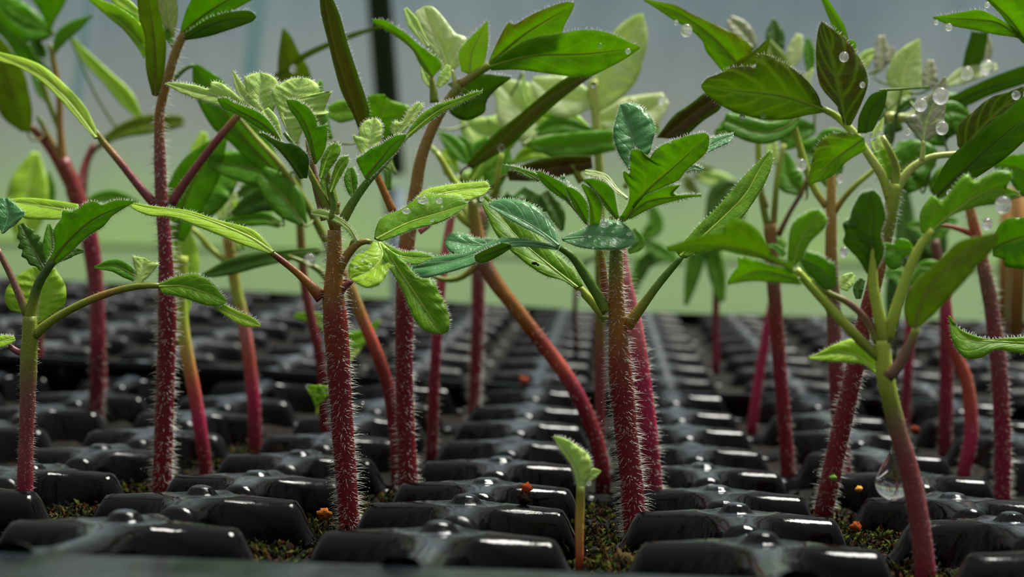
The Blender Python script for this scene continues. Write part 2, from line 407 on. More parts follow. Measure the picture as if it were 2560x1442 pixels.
# ---------------------------------------------------------------- the setting
PROF = [(3.0,-.93),(4.15,-.935),(5.15,-1.037),(6.15,-1.13),(7.15,-1.225),(8.15,-1.287),(9.15,-1.333),(10.15,-1.36),(11.15,-1.388),(13.5,-1.385),(20,-1.345),(30,-1.3)]
def prof(d):
    for (a, u), (b, v) in zip(PROF, PROF[1:]):
        if d <= b: t = max(0, (d-a)/(b-a)); return u+(v-u)*t
    return PROF[-1][1]
def ss(a, b, x): t = max(0, min(1, (x-a)/(b-a))); return t*t*(3-2*t)
def ground():
    n = N('grass_ground'); ge = n.add('NewGeometry').outputs['Position']
    n.L(n.mix(n.noise(1.3, 4, .7, ge), (58,84,38), (74,98,50)), n.b.inputs['Base Color']); n.b.inputs['Roughness'].default_value = .9
    o = mesh_obj('ground', [(-70,-40,0),(70,-40,0),(70,26,0),(-70,26,0)], [(0,1,2,3)], n.m, smooth=False); tag(o, 'mown green grass floor of the tunnel', kind='structure')
    # end wall of the polythene tunnel: gently bowed sheet, outside greenery showing through painted in near the ground
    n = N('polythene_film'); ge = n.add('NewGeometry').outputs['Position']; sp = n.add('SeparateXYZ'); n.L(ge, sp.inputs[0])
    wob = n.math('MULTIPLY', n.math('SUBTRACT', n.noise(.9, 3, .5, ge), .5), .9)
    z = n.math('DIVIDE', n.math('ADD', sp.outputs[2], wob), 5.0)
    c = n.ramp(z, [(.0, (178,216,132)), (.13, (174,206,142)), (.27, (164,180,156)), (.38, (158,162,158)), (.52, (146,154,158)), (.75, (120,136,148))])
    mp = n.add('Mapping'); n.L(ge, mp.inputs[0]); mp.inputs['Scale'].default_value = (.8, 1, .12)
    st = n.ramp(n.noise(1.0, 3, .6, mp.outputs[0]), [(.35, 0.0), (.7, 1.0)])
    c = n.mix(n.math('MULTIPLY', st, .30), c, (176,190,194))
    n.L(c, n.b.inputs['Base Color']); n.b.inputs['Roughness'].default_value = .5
    tr = n.add('BsdfTranslucent'); n.L(c, tr.inputs[0]); ms = n.add('MixShader'); ms.inputs[0].default_value = .5
    n.L(n.b.outputs[0], ms.inputs[1]); n.L(tr.outputs[0], ms.inputs[2]); n.L(ms.outputs[0], n.o.inputs[0])
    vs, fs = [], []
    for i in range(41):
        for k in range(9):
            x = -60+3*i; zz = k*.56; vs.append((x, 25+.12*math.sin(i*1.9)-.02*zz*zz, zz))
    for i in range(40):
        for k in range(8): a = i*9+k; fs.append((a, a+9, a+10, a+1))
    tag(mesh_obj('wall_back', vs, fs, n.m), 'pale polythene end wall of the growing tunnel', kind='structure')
ground()
def box(name, c, s, mat, parent=None, rot=None, bev=0):
    import bmesh
    bm = bmesh.new(); bmesh.ops.create_cube(bm, size=1)
    for v in bm.verts: v.co = Vector((v.co.x*s[0], v.co.y*s[1], v.co.z*s[2]))
    if bev: bmesh.ops.bevel(bm, geom=bm.edges[:], offset=bev, segments=2, affect='EDGES')
    if rot: bm.transform(rot)
    bm.transform(Matrix.Translation(c)); me = bpy.data.meshes.new(name); bm.to_mesh(me); bm.free(); me.materials.append(mat)
    for p in me.polygons: p.use_smooth = bool(bev)
    o = bpy.data.objects.new(name, me); COL.objects.link(o)
    if parent: o.parent = parent; o.matrix_parent_inverse = Matrix.Translation(-parent.location)
    return o
# upright post (black sleeve over a grey galvanised pipe) standing in the grass behind the bench
PX = 2.6/PITCH
def pole():
    a = at(944, -60, PX); b = at(984, 470, PX); c0 = at(990, 560, PX)
    d = (b-a).normalized(); foot = b+d*((b.z-0)/-d.z)
    t = thing('support_post', 'upright round support post, black above and grey below, behind the seedlings', 'post', foot)
    def seg(nm, p, q, r, mat):
        ax = (q-p).normalized(); s = ax.orthogonal().normalized(); u = ax.cross(s); vs, fs = [], []
        for P_ in (p, q):
            for j in range(20): th = j/20*6.2832; vs.append(P_+(s*math.cos(th)+u*math.sin(th))*r)
        for j in range(20): k = (j+1) % 20; fs.append((j, k, 20+k, 20+j))
        fs += [tuple(range(19, -1, -1)), tuple(range(20, 40))]
        return mesh_obj(nm, vs, fs, mat, t)
    top = a-d*1.2
    seg('pipe', foot, b, .016, simple('galvanised_pipe', (92,108,118), .6, .3, 0).m)
    seg('black_sleeve', b-d*.02, top, .0195, simple('black_rubber', (10,12,14), .5).m)['label'] = 'black sleeve on the upper part'
pole()
def strips():
    n = simple('blue_strip_plastic', (176,206,236), .5)
    for i, (p, q, wd, lb) in enumerate((((232,-40),(186,262),26,'pale blue plastic strip hanging behind the leftmost tall seedling'),((655,-40),(622,190),40,'faint blue plastic strip hanging left of the black post'))):
        D = 3.2/PITCH; a = at(p[0], p[1], D); b = at(q[0], q[1], D); a2 = a+(a-b)*4; h = Vector((wd/2/(FPX/D)*PITCH, 0, 0)); th = Vector((0, .002, 0))
        vs = []; K = 8
        for k in range(K+1):
            c = a2.lerp(b, k/K)+Vector((0, .01*math.sin(k*1.7), 0))
            vs += [c-h, c+h, c+h+th, c-h+th]
        fs = [(0,1,2,3), (K*4+3, K*4+2, K*4+1, K*4)]
        for k in range(K):
            for j in range(4): m = (j+1) % 4; fs.append((k*4+j, (k+1)*4+j, (k+1)*4+m, k*4+m))
        tag(mesh_obj('hanging_strip', vs, fs, n.m, smooth=False), lb, 'strip')
strips()
# bench
wood = simple('bench_board', (92,84,72), .7).m
bt = thing('growing_bench', 'low dark slatted bench carrying the black plug trays', 'bench', (0, .45, 0))
ztop = EYE.z-1.5*PITCH-.062
for i in range(9): box('slat', Vector((-.05, .12+i*.08, ztop-.009)), (.86, .07, .018), wood, bt, bev=.002)
for x in (-.44, .34):
    for y in (.14, .70): box('leg', Vector((x, y, (ztop-.018)/2)), (.04, .04, ztop-.018), wood, bt, bev=.003)
# plug trays
FINE = [0,.03,.06,.08,.10,.12,.14,.16,.19,.24,.30,.35,.385,.40,.41,.418,.426,.436,.446,.456,.468,.484,.5]
MEDI = [0,.07,.10,.13,.16,.20,.30,.38,.405,.42,.44,.46,.48,.5]
def hcell(a, b, front=False, dome=.15):
    A, B = abs(a), abs(b); n_ = 4.2
    q = ((2*A)**n_+(2*B)**n_)**(1/n_)/2; t = .5-q; r = .082
    if t <= 0: h = 0
    elif t < r: h = -r+math.sqrt(r*r-t*t)
    else: h = -r-(t-r)*9
    h = max(h, -.34)
    h -= .135*(1-ss(.055, .150, A))*ss(.36, .45, B)*(0 if front and b < 0 else 1)*(1 if t < r*1.5 else .5)
    h -= .10*(1-ss(.055, .150, B))*ss(.36, .45, A)*(0 if front else 1)*(1 if t < r*1.5 else .5)
    h -= .02*(1-ss(.1, .5, min(A, B)))
    c = math.hypot(.5-A, .5-B)
    if c < .055: h += math.sqrt(max(0, .055**2-c*c))*dome
    h -= .018*ss(.04, .09, c)*(1-ss(.09, .16, c))
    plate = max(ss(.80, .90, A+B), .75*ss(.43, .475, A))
    return h, plate
def tray(name_label, cols, rows, first, fine_rows=(), rot=0, pivot=None, rim=True):
    x0 = (min(cols)-.5)*PITCH; x1 = (max(cols)+.5)*PITCH; y0, y1 = (rows[0]-.5)*PITCH, (rows[-1]+.5)*PITCH
    base = Vector(((x0+x1)/2, (y0+y1)/2, EYE.z+prof(rows[len(rows)//2])*PITCH-.06))
    t = thing('plug_tray', name_label, 'plug tray', base)
    for D in rows:
        s = FINE if D < 8.2 else MEDI; g = [-v for v in s[:0:-1]]+s; G = len(g); vs, fs, col = [], [], []
        for b in g:
            for a in g:
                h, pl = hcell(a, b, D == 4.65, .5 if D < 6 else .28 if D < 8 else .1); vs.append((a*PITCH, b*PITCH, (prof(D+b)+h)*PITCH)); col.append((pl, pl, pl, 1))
        for i in range(G-1):
            for j in range(G-1): k = i*G+j; fs.append((k, k+1, k+G+1, k+G))
        src = None
        for cx in cols:
            xpx = VX+cx*FPX/D
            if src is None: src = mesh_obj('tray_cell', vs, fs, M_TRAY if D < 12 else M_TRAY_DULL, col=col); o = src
            else: o = src.copy(); COL.objects.link(o)
            o.location = Vector((cx*PITCH, D*PITCH, EYE.z))-base; o.parent = t
    vs, fs = [], []
    # compost in every cell
    for D in rows:
        for cx in cols:
            xpx = VX+cx*FPX/D
            n_ = 16 if D < 8.2 else 8; k = len(vs); hgt = (-.20 if D < 12 else -.16)+.03*noise.noise(Vector((cx*3.1, D*2.7, 1)))
            for i in range(n_+1):
                for j in range(n_+1):
                    a, b = (j/n_-.5)*.90, (i/n_-.5)*.90
                    v = Vector(((cx+a)*PITCH, (D+b)*PITCH, 0))
                    v.z = EYE.z+(prof(D+b)+hgt+.05*noise.noise(v*260)+.022*noise.noise(v*800)-.10*ss(.40, .46, max(abs(a), abs(b))))*PITCH
                    vs.append(v)
            for i in range(n_):
                for j in range(n_): q = k+i*(n_+1)+j; fs.append((q, q+1, q+n_+2, q+n_+1))
    s = tag(mesh_obj('potting_compost', vs, fs, M_SOIL), 'dark damp compost with green moss filling the cells of the '+name_label.split(',')[0], 'compost', kind='stuff')
    if rim:   # flange and skirt round the tray
        z0 = EYE.z+prof(rows[0]-.5)*PITCH; z1 = EYE.z+prof(rows[-1]+.5)*PITCH; e = rim*PITCH; vs, fs = [], []
        def loop(dx, dz):
            vs.extend([(x0-dx, y0-dx, z0+dz), (x1+dx, y0-dx, z0+dz), (x1+dx, y1+dx, z1+dz), (x0-dx, y1+dx, z1+dz)])
        loop(0, 0)
        vs.extend([(x0-.0012, y0-e, z0), (x1+.0012, y0-e, z0), (x1+.0012, y1+.0012, z1), (x0-.0012, y1+.0012, z1)]); e = e if e < .01 else e; ee = (e, .0012)
        def loop(dx, dz):
            q = ee[1]+dx; vs.extend([(x0-q, y0-ee[0]-dx, z0+dz), (x1+q, y0-ee[0]-dx, z0+dz), (x1+q, y1+q, z1+dz), (x0-q, y1+q, z1+dz)])
        e = 0;  loop(e+.0004, -.0015); loop(e+.0005, -.012); loop(e+.0002, -.012); loop(e-.001, -.004)
        for k in range(5):
            for j in range(4): m = (j+1) % 4; fs.append((k*4+j, k*4+m, k*4+4+m, k*4+4+j))
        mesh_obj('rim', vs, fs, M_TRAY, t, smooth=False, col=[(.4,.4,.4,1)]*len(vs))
    if rot:
        for o in (t, s):
            pv = Vector(pivot); Mx = Matrix.Translation(pv) @ rot.to_4x4() @ Matrix.Translation(-pv)
            if o is t: o.matrix_world = Mx @ Matrix.Translation(t.location)
            else: o.matrix_world = Mx
    return t
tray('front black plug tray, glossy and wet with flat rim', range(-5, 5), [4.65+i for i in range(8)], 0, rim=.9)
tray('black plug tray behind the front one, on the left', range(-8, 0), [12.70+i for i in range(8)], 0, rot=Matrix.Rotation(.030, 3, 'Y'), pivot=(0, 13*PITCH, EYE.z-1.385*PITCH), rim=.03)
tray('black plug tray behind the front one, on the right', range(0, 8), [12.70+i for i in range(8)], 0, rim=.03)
# ---------------------------------------------------------------- seedlings
GRP = 'tomato seedlings growing in the plug trays'
def plant(label, D, foot, name='tomato_seedling', cat='seedling', group=GRP):
    return thing(name, label, cat, at(foot[0], foot[1], D), group)
def stem(p, D, pp, ws, cols, hair=120, hl=22, hb=None): return tube(p, 'stem', pp, D, ws, cols, extra=.004, hair=hair, hairlen=hl, hb=hb)
def pet(p, D, pp, ws, cols, hair=30, hl=11): return tube(p, 'petiole', pp, D, ws, cols, seg=10, hair=hair, hairlen=hl)
H = 2
# --- 1: front, left of centre
D = 6.45; p = plant('seedling left of centre with hairy crimson stem and a drooping round-lobed leaf', D, (875,1330))
stem(p, D, '875,1338 866,1200 855,1050 846,900 838,790 834,740 836,650 836,575', [54,54,56,56,60,62,44,34], 'cccccccrroob', 200, 34)
pet(p, D, 'A3 290,480 230,300 130,100 0,-150 -130,-330', [24,20,16,12,10], 'oggGG')
pet(p, D, 'A3 300,520 290,300 240,60 170,-200 110,-420', [26,24,20,14,8], 'ogglG')
pet(p, D, 'A2 690,1440 800,1240 960,1020 1180,780 1390,530', [26,22,18,14,9], 'gGGgG', 60, 20)
pet(p, D+.05, 'A2 500,1440 420,1150 350,850 300,560', [26,24,18,12], 'bMMb', 60, 16)
pet(p, D-.05, 'A2 560,1440 590,1250 560,1100', [16,14,10], 'gGG', 60, 14)
pet(p, D, 'A3 330,460 300,330 320,250', [20,18,14], 'bbb')
pet(p, D, '805,745 775,712 735,675 690,640 662,618', [34,24,18,16,12], 'roorg')
pet(p, D, 'A3 240,1040 300,900 340,800 400,690 470,610 540,580 610,590', [34,26,24,23,22,18,12], 'rrobbbg')
pet(p, D, 'A3 310,1040 370,960 440,910', [26,20,12], 'rmm')
pet(p, D, 'A3 420,650 440,580 480,560', [10,9,7], 'ggl')
leaf(p, D+.25, 'pale', 'A1 1240,700 850,480 500,400 60,275', 'A1 1240,640 1000,480 830,340 720,270 620,265 590,345 420,300 200,270 60,275', 'A1 1200,700 950,600 700,550 450,470 250,390 100,310 60,277', hair=H)
leaf(p, D+.25, 'pale', 'A1 1260,690 1000,450 870,130', 'A1 1200,660 1000,490 900,320 868,130', 'A1 1290,650 1110,420 980,260 900,150 872,130', hair=H)
leaf(p, D+.25, 'pale', 'A1 1290,720 1200,450 1220,280 1200,150', 'A1 1230,690 1080,500 1010,240 1090,175 1200,148', 'A1 1330,690 1400,500 1430,300 1350,190 1200,150', hair=H)
leaf(p, D+.1, 'pale', 'A1 1465,990 1370,800 1250,600', hw=[12,60,90,60])
leaf(p, D, 'green', 'A1 1440,970 1250,780 950,610 695,470', 'A1 1450,950 1320,750 1200,640 1050,570 900,520 800,460 695,462', 'A1 1430,975 1300,900 1200,830 1050,730 900,640 760,580 693,482', hair=H, tilt=-.3)
leaf(p, D+.15, 'pale', 'A1 1620,1000 1500,700 1600,450 1700,220', 'A1 1600,1000 1480,760 1400,560 1340,380 1440,290 1560,230 1700,215', 'A1 1640,1000 1750,800 1890,760 1930,690 2030,625 1985,580 2060,375 1940,420 1900,300 1800,230 1700,215', hair=H, label='broad round-tipped downy leaflet')
leaf(p, D-.1, 'green', 'A1 1870,1250 1800,900 1680,650 1520,480', 'A1 1850,1250 1760,950 1650,720 1560,600 1518,478', 'A1 1900,1220 1990,1050 2000,790 1900,795 1860,680 1780,570 1650,490 1522,476', hair=H, tilt=-.2)
leaf(p, D-.1, 'fresh', 'A1 1930,1420 2000,1200 2090,1010', 'A1 1910,1400 1940,1200 2000,1060 2090,1000', 'A1 1960,1420 2120,1200 2170,1090 2150,1010 2090,1000', hair=H)
leaf(p, D-.1, 'fresh', 'A2 550,1140 640,900 740,750', 'A2 530,1120 590,880 660,760 742,742', 'A2 590,1100 690,920 750,800 744,745', hair=H)
leaf(p, D-.15, 'dark', 'A1 1720,1420 1520,1150 1380,1000 1190,890', 'A1 1770,1420 1785,1180 1690,1060 1600,1010 1480,995 1350,940 1250,880 1190,885', 'A1 1680,1430 1560,1250 1430,1090 1330,1000 1250,930 1188,900', hair=H, tilt=-.2)
leaf(p, D, 'green', 'A2 560,1330 500,1130 480,900', hw=[20,55,50,20])
leaf(p, D, 'pale', 'A2 960,800 980,600 1030,340', 'A2 930,800 850,650 795,515 860,530 870,440 930,360 1030,333', 'A2 1000,740 1070,640 1110,500 1110,400 1070,345 1032,333', hair=H)
leaf(p, D-.05, 'green', 'A2 930,985 1100,780 1220,630 1375,510', 'A2 920,970 850,830 840,770 900,735 1000,660 1100,620 1170,570 1270,520 1372,503', 'A2 960,1000 1100,860 1280,680 1385,520', hair=H, tilt=-.1)
leaf(p, D, 'fresh', 'A2 1390,530 1600,350 1800,215 2210,40', 'A2 1380,510 1430,420 1550,280 1700,190 1800,150 1950,110 2100,50 2212,28', 'A2 1410,540 1600,390 1820,240 2000,160 2150,80 2215,50', hair=H)
leaf(p, D+.15, 'pale', 'A2 1260,520 1400,360 1530,165', 'A2 1220,500 1230,400 1260,360 1330,370 1400,250 1480,170 1530,158', 'A2 1300,510 1430,400 1500,310 1560,220 1545,160', hair=H)
leaf(p, D+.02, 'green', 'A2 795,1200 775,1010 770,865', hw=[14,60,74,30], hair=H)
leaf(p, D-.1, 'lime', 'A6 2010,590 1800,460 1400,310 1100,265 928,222', 'A6 2000,555 1900,450 1800,400 1600,350 1400,285 1200,258 1050,238 928,215', 'A6 1990,600 1800,540 1600,460 1400,380 1250,330 1100,320 1000,280 928,230', name='cotyledon', hair=H, tilt=.9, back='olive')
leaf(p, D-.1, 'fresh', 'A3 640,562 900,430 1150,350 1395,265', 'A3 620,555 640,460 690,380 850,310 980,220 1080,190 1250,195 1350,210 1402,265', 'A3 690,580 800,540 950,480 1150,430 1280,370 1360,310 1402,270', hair=H, tilt=1.0)
leaf(p, D+.1, 'lime', 'A3 1000,240 1250,170 1590,125', 'A3 950,240 1050,150 1250,105 1450,85 1560,78 1592,122', 'A3 1050,260 1300,230 1420,235 1540,190 1595,130', hair=H, tilt=1.0)
leaf(p, D-.1, 'pale', 'A3 485,580 400,450 250,370 90,342', 'A3 495,575 450,490 380,410 280,350 180,310 90,330', 'A3 470,595 400,500 320,430 200,385 88,352', hair=H)
leaf(p, D-.15, 'lime', 'A3 660,590 690,700 600,820 425,890', 'A3 610,585 560,660 470,700 415,780 405,850 425,900', 'A3 740,640 780,780 740,830 700,900 640,955 540,965 430,905', hair=H, tilt=.9)
leaf(p, D-.12, 'fresh', 'A3 670,590 800,690 950,720 1115,712', 'A3 690,585 780,630 860,665 950,665 1050,680 1115,708', 'A3 700,660 800,740 900,770 1000,770 1115,716', hair=H, tilt=.9)
leaf(p, D-.2, 'fresh', 'A3 720,640 850,850 1020,1100 1190,1355', 'A3 690,720 790,870 860,1000 920,1150 970,1250 1050,1330 1190,1360', 'A3 830,700 1000,880 1100,900 1160,1000 1220,1120 1255,1250 1240,1330 1190,1360', hair=H, tilt=.5, label='drooping glossy terminal lobe')
# --- 2: front, right of centre
D = 6.45; p = plant('seedling right of centre with bluish leaves, hairy crimson stem and yellow-green fork', D, (1588,1352))
stem(p, D, '1590,1355 1578,1200 1562,1050 1551,930 1545,830 1542,770 1540,690 1540,600 1533,540', [60,60,58,58,62,48,40,34,20], 'cccccroogg', 210, 34)
pet(p, D+.2, 'A4 1500,1330 1480,1100 1460,900 1440,780', [22,20,18,16], 'orog')
pet(p, D, 'A4 1510,1370 1360,1120 1220,900 1130,820 1080,790', [30,26,26,22,16], 'gGGGG')
pet(p, D+.2, 'A4 1500,1440 1380,1290 1290,1190 1200,1100', [20,22,22,18], 'glll')
pet(p, D, '1567,815 1605,765 1650,705 1705,640', [34,24,20,16], 'ogGG')
pet(p, D, 'A4 1600,720 1620,600 1640,500', [22,16,12], 'gGG')
leaf(p, D-.1, 'teal', 'A4 1070,790 850,742 600,750 350,840 0,940 -292,985', 'A4 1060,770 800,715 600,702 450,740 250,830 0,862 -150,900 -295,965', 'A4 1060,808 800,780 600,790 450,880 200,975 0,1030 -150,1060 -295,1010', hair=H, tilt=.8)
leaf(p, D-.05, 'teal', 'A4 520,750 300,765 48,720', 'A4 520,715 330,700 220,670 100,660 45,715', 'A4 450,800 300,845 130,845 60,785 45,725', hair=H, tilt=1.0)
leaf(p, D-.2, 'dark', 'A4 640,765 470,835 318,895', 'A4 560,745 430,800 320,855 316,895', 'A4 640,795 530,865 400,925 320,912', hair=H, tilt=-.3)
leaf(p, D-.15, 'teal', 'A4 1070,770 900,640 700,520 440,400', 'A4 1075,760 1050,640 980,520 880,430 760,370 600,348 500,362 438,395', 'A4 1050,778 950,705 850,650 700,575 560,490 440,415', hair=H, tilt=1.0, label='oval bluish-green leaflet')
leaf(p, D+.15, 'fresh', 'A4 1240,1150 1000,960 700,700 500,450 385,330', 'A4 1290,1130 1230,1000 1100,880 1000,800 900,680 750,560 560,430 430,325 388,325', 'A4 1190,1140 1100,1080 950,1040 800,950 700,870 600,780 500,660 430,520 385,420 380,335', hair=H, tilt=.8, name='cotyledon', label='long yellow-green blade with a black speck')
leaf(p, D-.1, 'teal', 'A4 1100,712 1400,690 1755,720', 'A4 1095,700 1230,650 1350,590 1450,545 1600,548 1690,600 1740,665 1757,715', 'A4 1120,730 1250,780 1400,802 1550,802 1680,785 1755,735', hair=H, tilt=1.0, label='oval leaflet covered with fine dew')
leaf(p, D, 'green', 'A4 890,180 740,100 572,48', 'A4 900,130 800,90 680,60 572,43', 'A4 890,195 780,150 660,90 572,55', hair=H)
leaf(p, D, 'green', 'A4 1175,370 1020,240 880,115', 'A4 1180,350 1150,240 1000,150 900,103 876,112', 'A4 1170,380 1050,315 930,215 876,128', hair=H, tilt=-.2)
leaf(p, D+.1, 'teal', 'A4 1200,380 1130,260 1100,180 1130,165', hw=[30,60,40,20], hair=H)
leaf(p, D, 'green', 'A4 1335,590 1250,420 1140,250', 'A4 1355,560 1340,420 1270,310 1200,255 1138,243', 'A4 1325,595 1220,440 1170,340 1138,260', hair=H, tilt=-.2)
leaf(p, D-.05, 'fresh', 'A4 1390,600 1360,400 1280,222', 'A4 1435,585 1455,480 1450,380 1380,270 1280,213', 'A4 1350,600 1350,450 1320,320 1276,232', hair=H, tilt=-.2)
leaf(p, D-.05, 'green', 'A4 1600,530 1450,330 1300,182', 'A4 1615,520 1595,430 1585,370 1560,270 1480,200 1390,168 1298,172', 'A4 1590,540 1500,440 1420,330 1350,220 1300,192', hair=H, tilt=-.2)
leaf(p, D+.1, 'silver', 'A4 1690,345 1580,260 1480,150 1305,105', hw=[14,26,30,22], tilt=.9)
pet(p, D+.05, 'A4 1350,590 1170,380 1040,250 880,160', [12,12,9,6], 'ggGG', 60)
leaf(p, D, 'fresh', 'A5 1150,1160 1350,900 1600,680 1912,390', 'A5 1120,1130 1190,1000 1200,880 1160,790 1150,710 1205,730 1210,560 1240,520 1300,525 1350,595 1385,600 1420,540 1500,480 1620,430 1750,390 1870,368 1914,388', 'A5 1190,1150 1280,970 1500,860 1650,790 1720,700 1850,590 1905,520 1922,430 1916,390', hair=H, tilt=-.35, label='large vivid green lobed leaf')
leaf(p, D, 'fresh', 'A5 1200,1110 1400,975 1850,932', 'A5 1190,1060 1350,920 1500,850 1660,838 1600,870 1572,925 1700,925 1852,922', 'A5 1200,1150 1400,1045 1550,995 1750,948 1852,940', hair=H, tilt=-.2)
leaf(p, D+.15, 'teal', 'A5 1880,520 2000,450 2142,385', 'A5 1880,440 1980,400 2142,372', 'A5 1880,560 2000,500 2110,450 2146,390', hair=H, tilt=.9)
leaf(p, D+.1, 'teal', 'A5 1690,710 1780,680 1862,700', hw=[18,26,10], hair=H)
leaf(p, D+.2, 'teal', 'A5 1200,700 1240,480 1180,280 1120,115', 'A5 1190,690 1110,560 1070,450 1058,340 1090,220 1118,115', 'A5 1230,600 1370,560 1410,450 1432,330 1390,220 1300,130 1200,98 1122,112', hair=H, tilt=.5, label='upright oval bluish leaflet')
leaf(p, D-.1, 'fresh', '1700,640 1780,570 1860,490 1900,420 1930,374', '1690,628 1740,570 1800,510 1860,440 1900,400 1928,372', '1715,645 1790,600 1850,550 1900,480 1928,420 1932,376', name='cotyledon', hair=H, tilt=.6)
# --- 3: tall one at left
D = 7.5; p = plant('tall seedling at left whose crimson stem forks at two pinkish cotyledon stalks', D, (405,1208))
stem(p, D, '405,1212 412,1000 418,800 413,620 405,520 400,400 398,300 405,250 428,165 446,112 462,80', [50,48,46,46,46,36,32,30,24,24,22], 'ccccccCmmobb', 150, 30)
pet(p, D, '388,512 345,462 300,405 262,360 236,325', [26,22,20,18,14], 'mmmbg')
pet(p, D, '428,510 460,460 500,405 545,348 592,292 640,235', [26,22,20,20,18,12], 'mmmmbb')
leaf(p, D-.2, 'lime', '240,345 165,248 90,185 0,140 -40,120', '240,318 215,268 170,218 112,168 60,145 0,130 -40,112', '226,335 170,272 102,202 42,166 0,154 -40,130', name='cotyledon', tilt=.9, back='plum')
leaf(p, D, 'green', '450,90 500,45 570,0 640,-30', '452,70 468,20 500,-30 560,-60', '465,100 520,62 590,22 640,-5', tilt=-.4)
leaf(p, D-.2, 'dark', 'B2 250,390 600,225 988,170', 'B2 250,350 500,190 700,130 850,108 940,118 990,168', 'B2 270,415 500,375 700,312 850,262 950,222 990,182', tilt=-.4, hair=1)
leaf(p, D+.1, 'lime', 'B1 1600,560 1350,280 1150,130 970,-20', 'B1 1600,340 1500,220 1350,110 1200,30 1000,-30', 'B1 1570,640 1500,520 1350,330 1200,205 950,-10', tilt=-.3)
leaf(p, D+.1, 'green', 'B1 1590,420 1400,220 1200,70', hw=[60,90,80,20], tilt=-.3)
leaf(p, D+.1, 'lime', 'B1 1560,220 1450,120 1250,-40', hw=[30,70,60])
leaf(p, D-.1, 'olive', 'B1 1700,1050 1690,500 1620,0 1600,-100', 'B1 1660,1040 1595,750 1580,400 1520,200 1490,-100', 'B1 1735,1040 1800,750 1812,450 1770,250 1700,-100', tilt=-.3, label='dark olive blade standing before the stem', wave=.08)
leaf(p, D+.05, 'mauve', 'B1 1890,420 1830,200 1810,-60', 'B1 1870,420 1760,220 1690,-60', 'B1 1905,400 1945,150 1930,-60', tilt=-.3)
leaf(p, D, 'green', 'B1 1900,500 1830,380 1760,200', hw=[30,40,20])
# --- 0: far left front
D = 6.45; p = plant('seedling at the left edge with dull crimson stem and a long arching leaf stalk', D, (62,1300))
stem(p, D, '62,1302 64,1150 70,980 72,900 74,850 74,790', [44,42,38,40,44,34], 'CCmmMgg', 130, 16)
pet(p, D, 'A6 250,1200 400,1080 600,970 800,890 1000,842 1180,835', [28,22,20,20,18,14], 'gggbgg')
pet(p, D, 'A6 215,1090 235,980 280,830 345,720 400,650', [32,26,24,22,18], 'ggTTT')
pet(p, D, 'A6 200,1050 140,900 80,760 20,640 -20,560', [22,20,18,16,14], 'gMMMM')
pet(p, D, 'A6 180,1340 110,1310 50,1260', [18,16,12], 'mmm')
leaf(p, D-.1, 'fresh', 'A6 1170,842 1350,840 1550,900 1665,955', 'A6 1170,820 1300,770 1420,750 1520,780 1600,850 1610,870 1668,940', 'A6 1190,890 1350,925 1500,975 1600,985 1668,960', tilt=.5, hair=H)
leaf(p, D-.1, 'lime', 'A6 1580,975 1750,1060 1915,1130', 'A6 1620,955 1750,1020 1860,1070 1917,1122', 'A6 1560,985 1700,1085 1800,1132 1915,1138', tilt=.5, hair=H)
leaf(p, D, 'pale', 'A6 1010,825 1045,740 1060,630', 'A6 985,815 1000,740 975,628 1010,622', 'A6 1040,815 1100,760 1165,675 1110,660', hair=H)
leaf(p, D+.3, 'green', 'A6 1000,770 850,690 690,700', hw=[40,55,40,6])
leaf(p, D, 'green', 'A6 350,700 500,510 700,340 982,218', 'A6 330,690 400,560 395,430 450,340 465,285 560,280 620,235 700,215 750,242 850,208 982,212', 'A6 390,700 520,590 640,475 760,400 830,320 982,225', tilt=-.2, hair=H, label='dark upright leaf with a toothed margin')
leaf(p, D+.35, 'lime', 'A6 270,1130 290,900 250,700', 'A6 200,1060 60,1000 40,880 110,780 190,720 250,698', 'A6 290,1110 400,1040 475,975 485,850 440,760 390,700 255,698', tilt=.3, name='cotyledon')
leaf(p, D-.2, 'teal', 'A6 15,450 60,320 40,190', 'A6 0,420 -40,300 0,190', 'A6 60,420 120,380 180,300 120,240 60,190', hair=1)
leaf(p, D+.1, 'dark', 'A6 330,720 220,520 150,380', hw=[20,80,70,20], teeth=.3)
leaf(p, D, 'green', 'A6 360,660 375,520 360,380', hw=[20,60,50,10])
leaf(p, D+.1, 'dark', 'A6 420,660 520,590 620,580', hw=[10,36,8])
leaf(p, D, 'lime', 'A6 110,1225 30,1240 -60,1260', hw=[16,42,36], tilt=.8, hair=H)
leaf(p, D+.5, 'lime', '196,531 100,515 15,502', '196,510 135,500 68,494 15,498', '175,548 100,548 58,544 18,512', tilt=.8, name='cotyledon')
# --- 4: behind number 1
D = 7.5; p = plant('tall seedling in the middle with a big two-lobed green leaf high on the right', D, (1020,1222))
stem(p, D, '1022,1226 1013,1050 1010,900 1012,760 1016,620 1036,500 1052,400 1082,318 1118,255 1150,212', [52,48,44,44,46,42,36,30,26,22], 'dcccccsbbbbg', 130, 26)
pet(p, D, '1148,214 1185,188 1228,160', [22,20,20], 'bgg')
pet(p, D, '985,535 965,490 945,445 915,380 900,330', [24,20,18,14,10], 'ooooM')
pet(p, D, '1048,580 1075,560 1100,520', [16,12,8], 'Kww')
leaf(p, D-.15, 'bronze', 'B3 1040,545 1350,290 1770,35', 'B3 1040,520 1090,400 1200,200 1265,208 1400,130 1560,60 1700,18 1772,28', 'B3 1080,570 1400,420 1640,340 1672,265 1690,210 1740,120 1775,38', tilt=-.5, hair=1)
leaf(p, D-.2, 'fresh', 'B3 1040,570 1400,480 1900,460 2332,405', 'B3 1050,545 1350,350 1650,290 1780,262 1950,258 2100,295 2250,365 2335,398', 'B3 1060,605 1300,600 1600,640 1800,662 1920,652 2050,590 2200,510 2325,425', tilt=-.5, hair=1, label='big green leaf lobe seen from below')
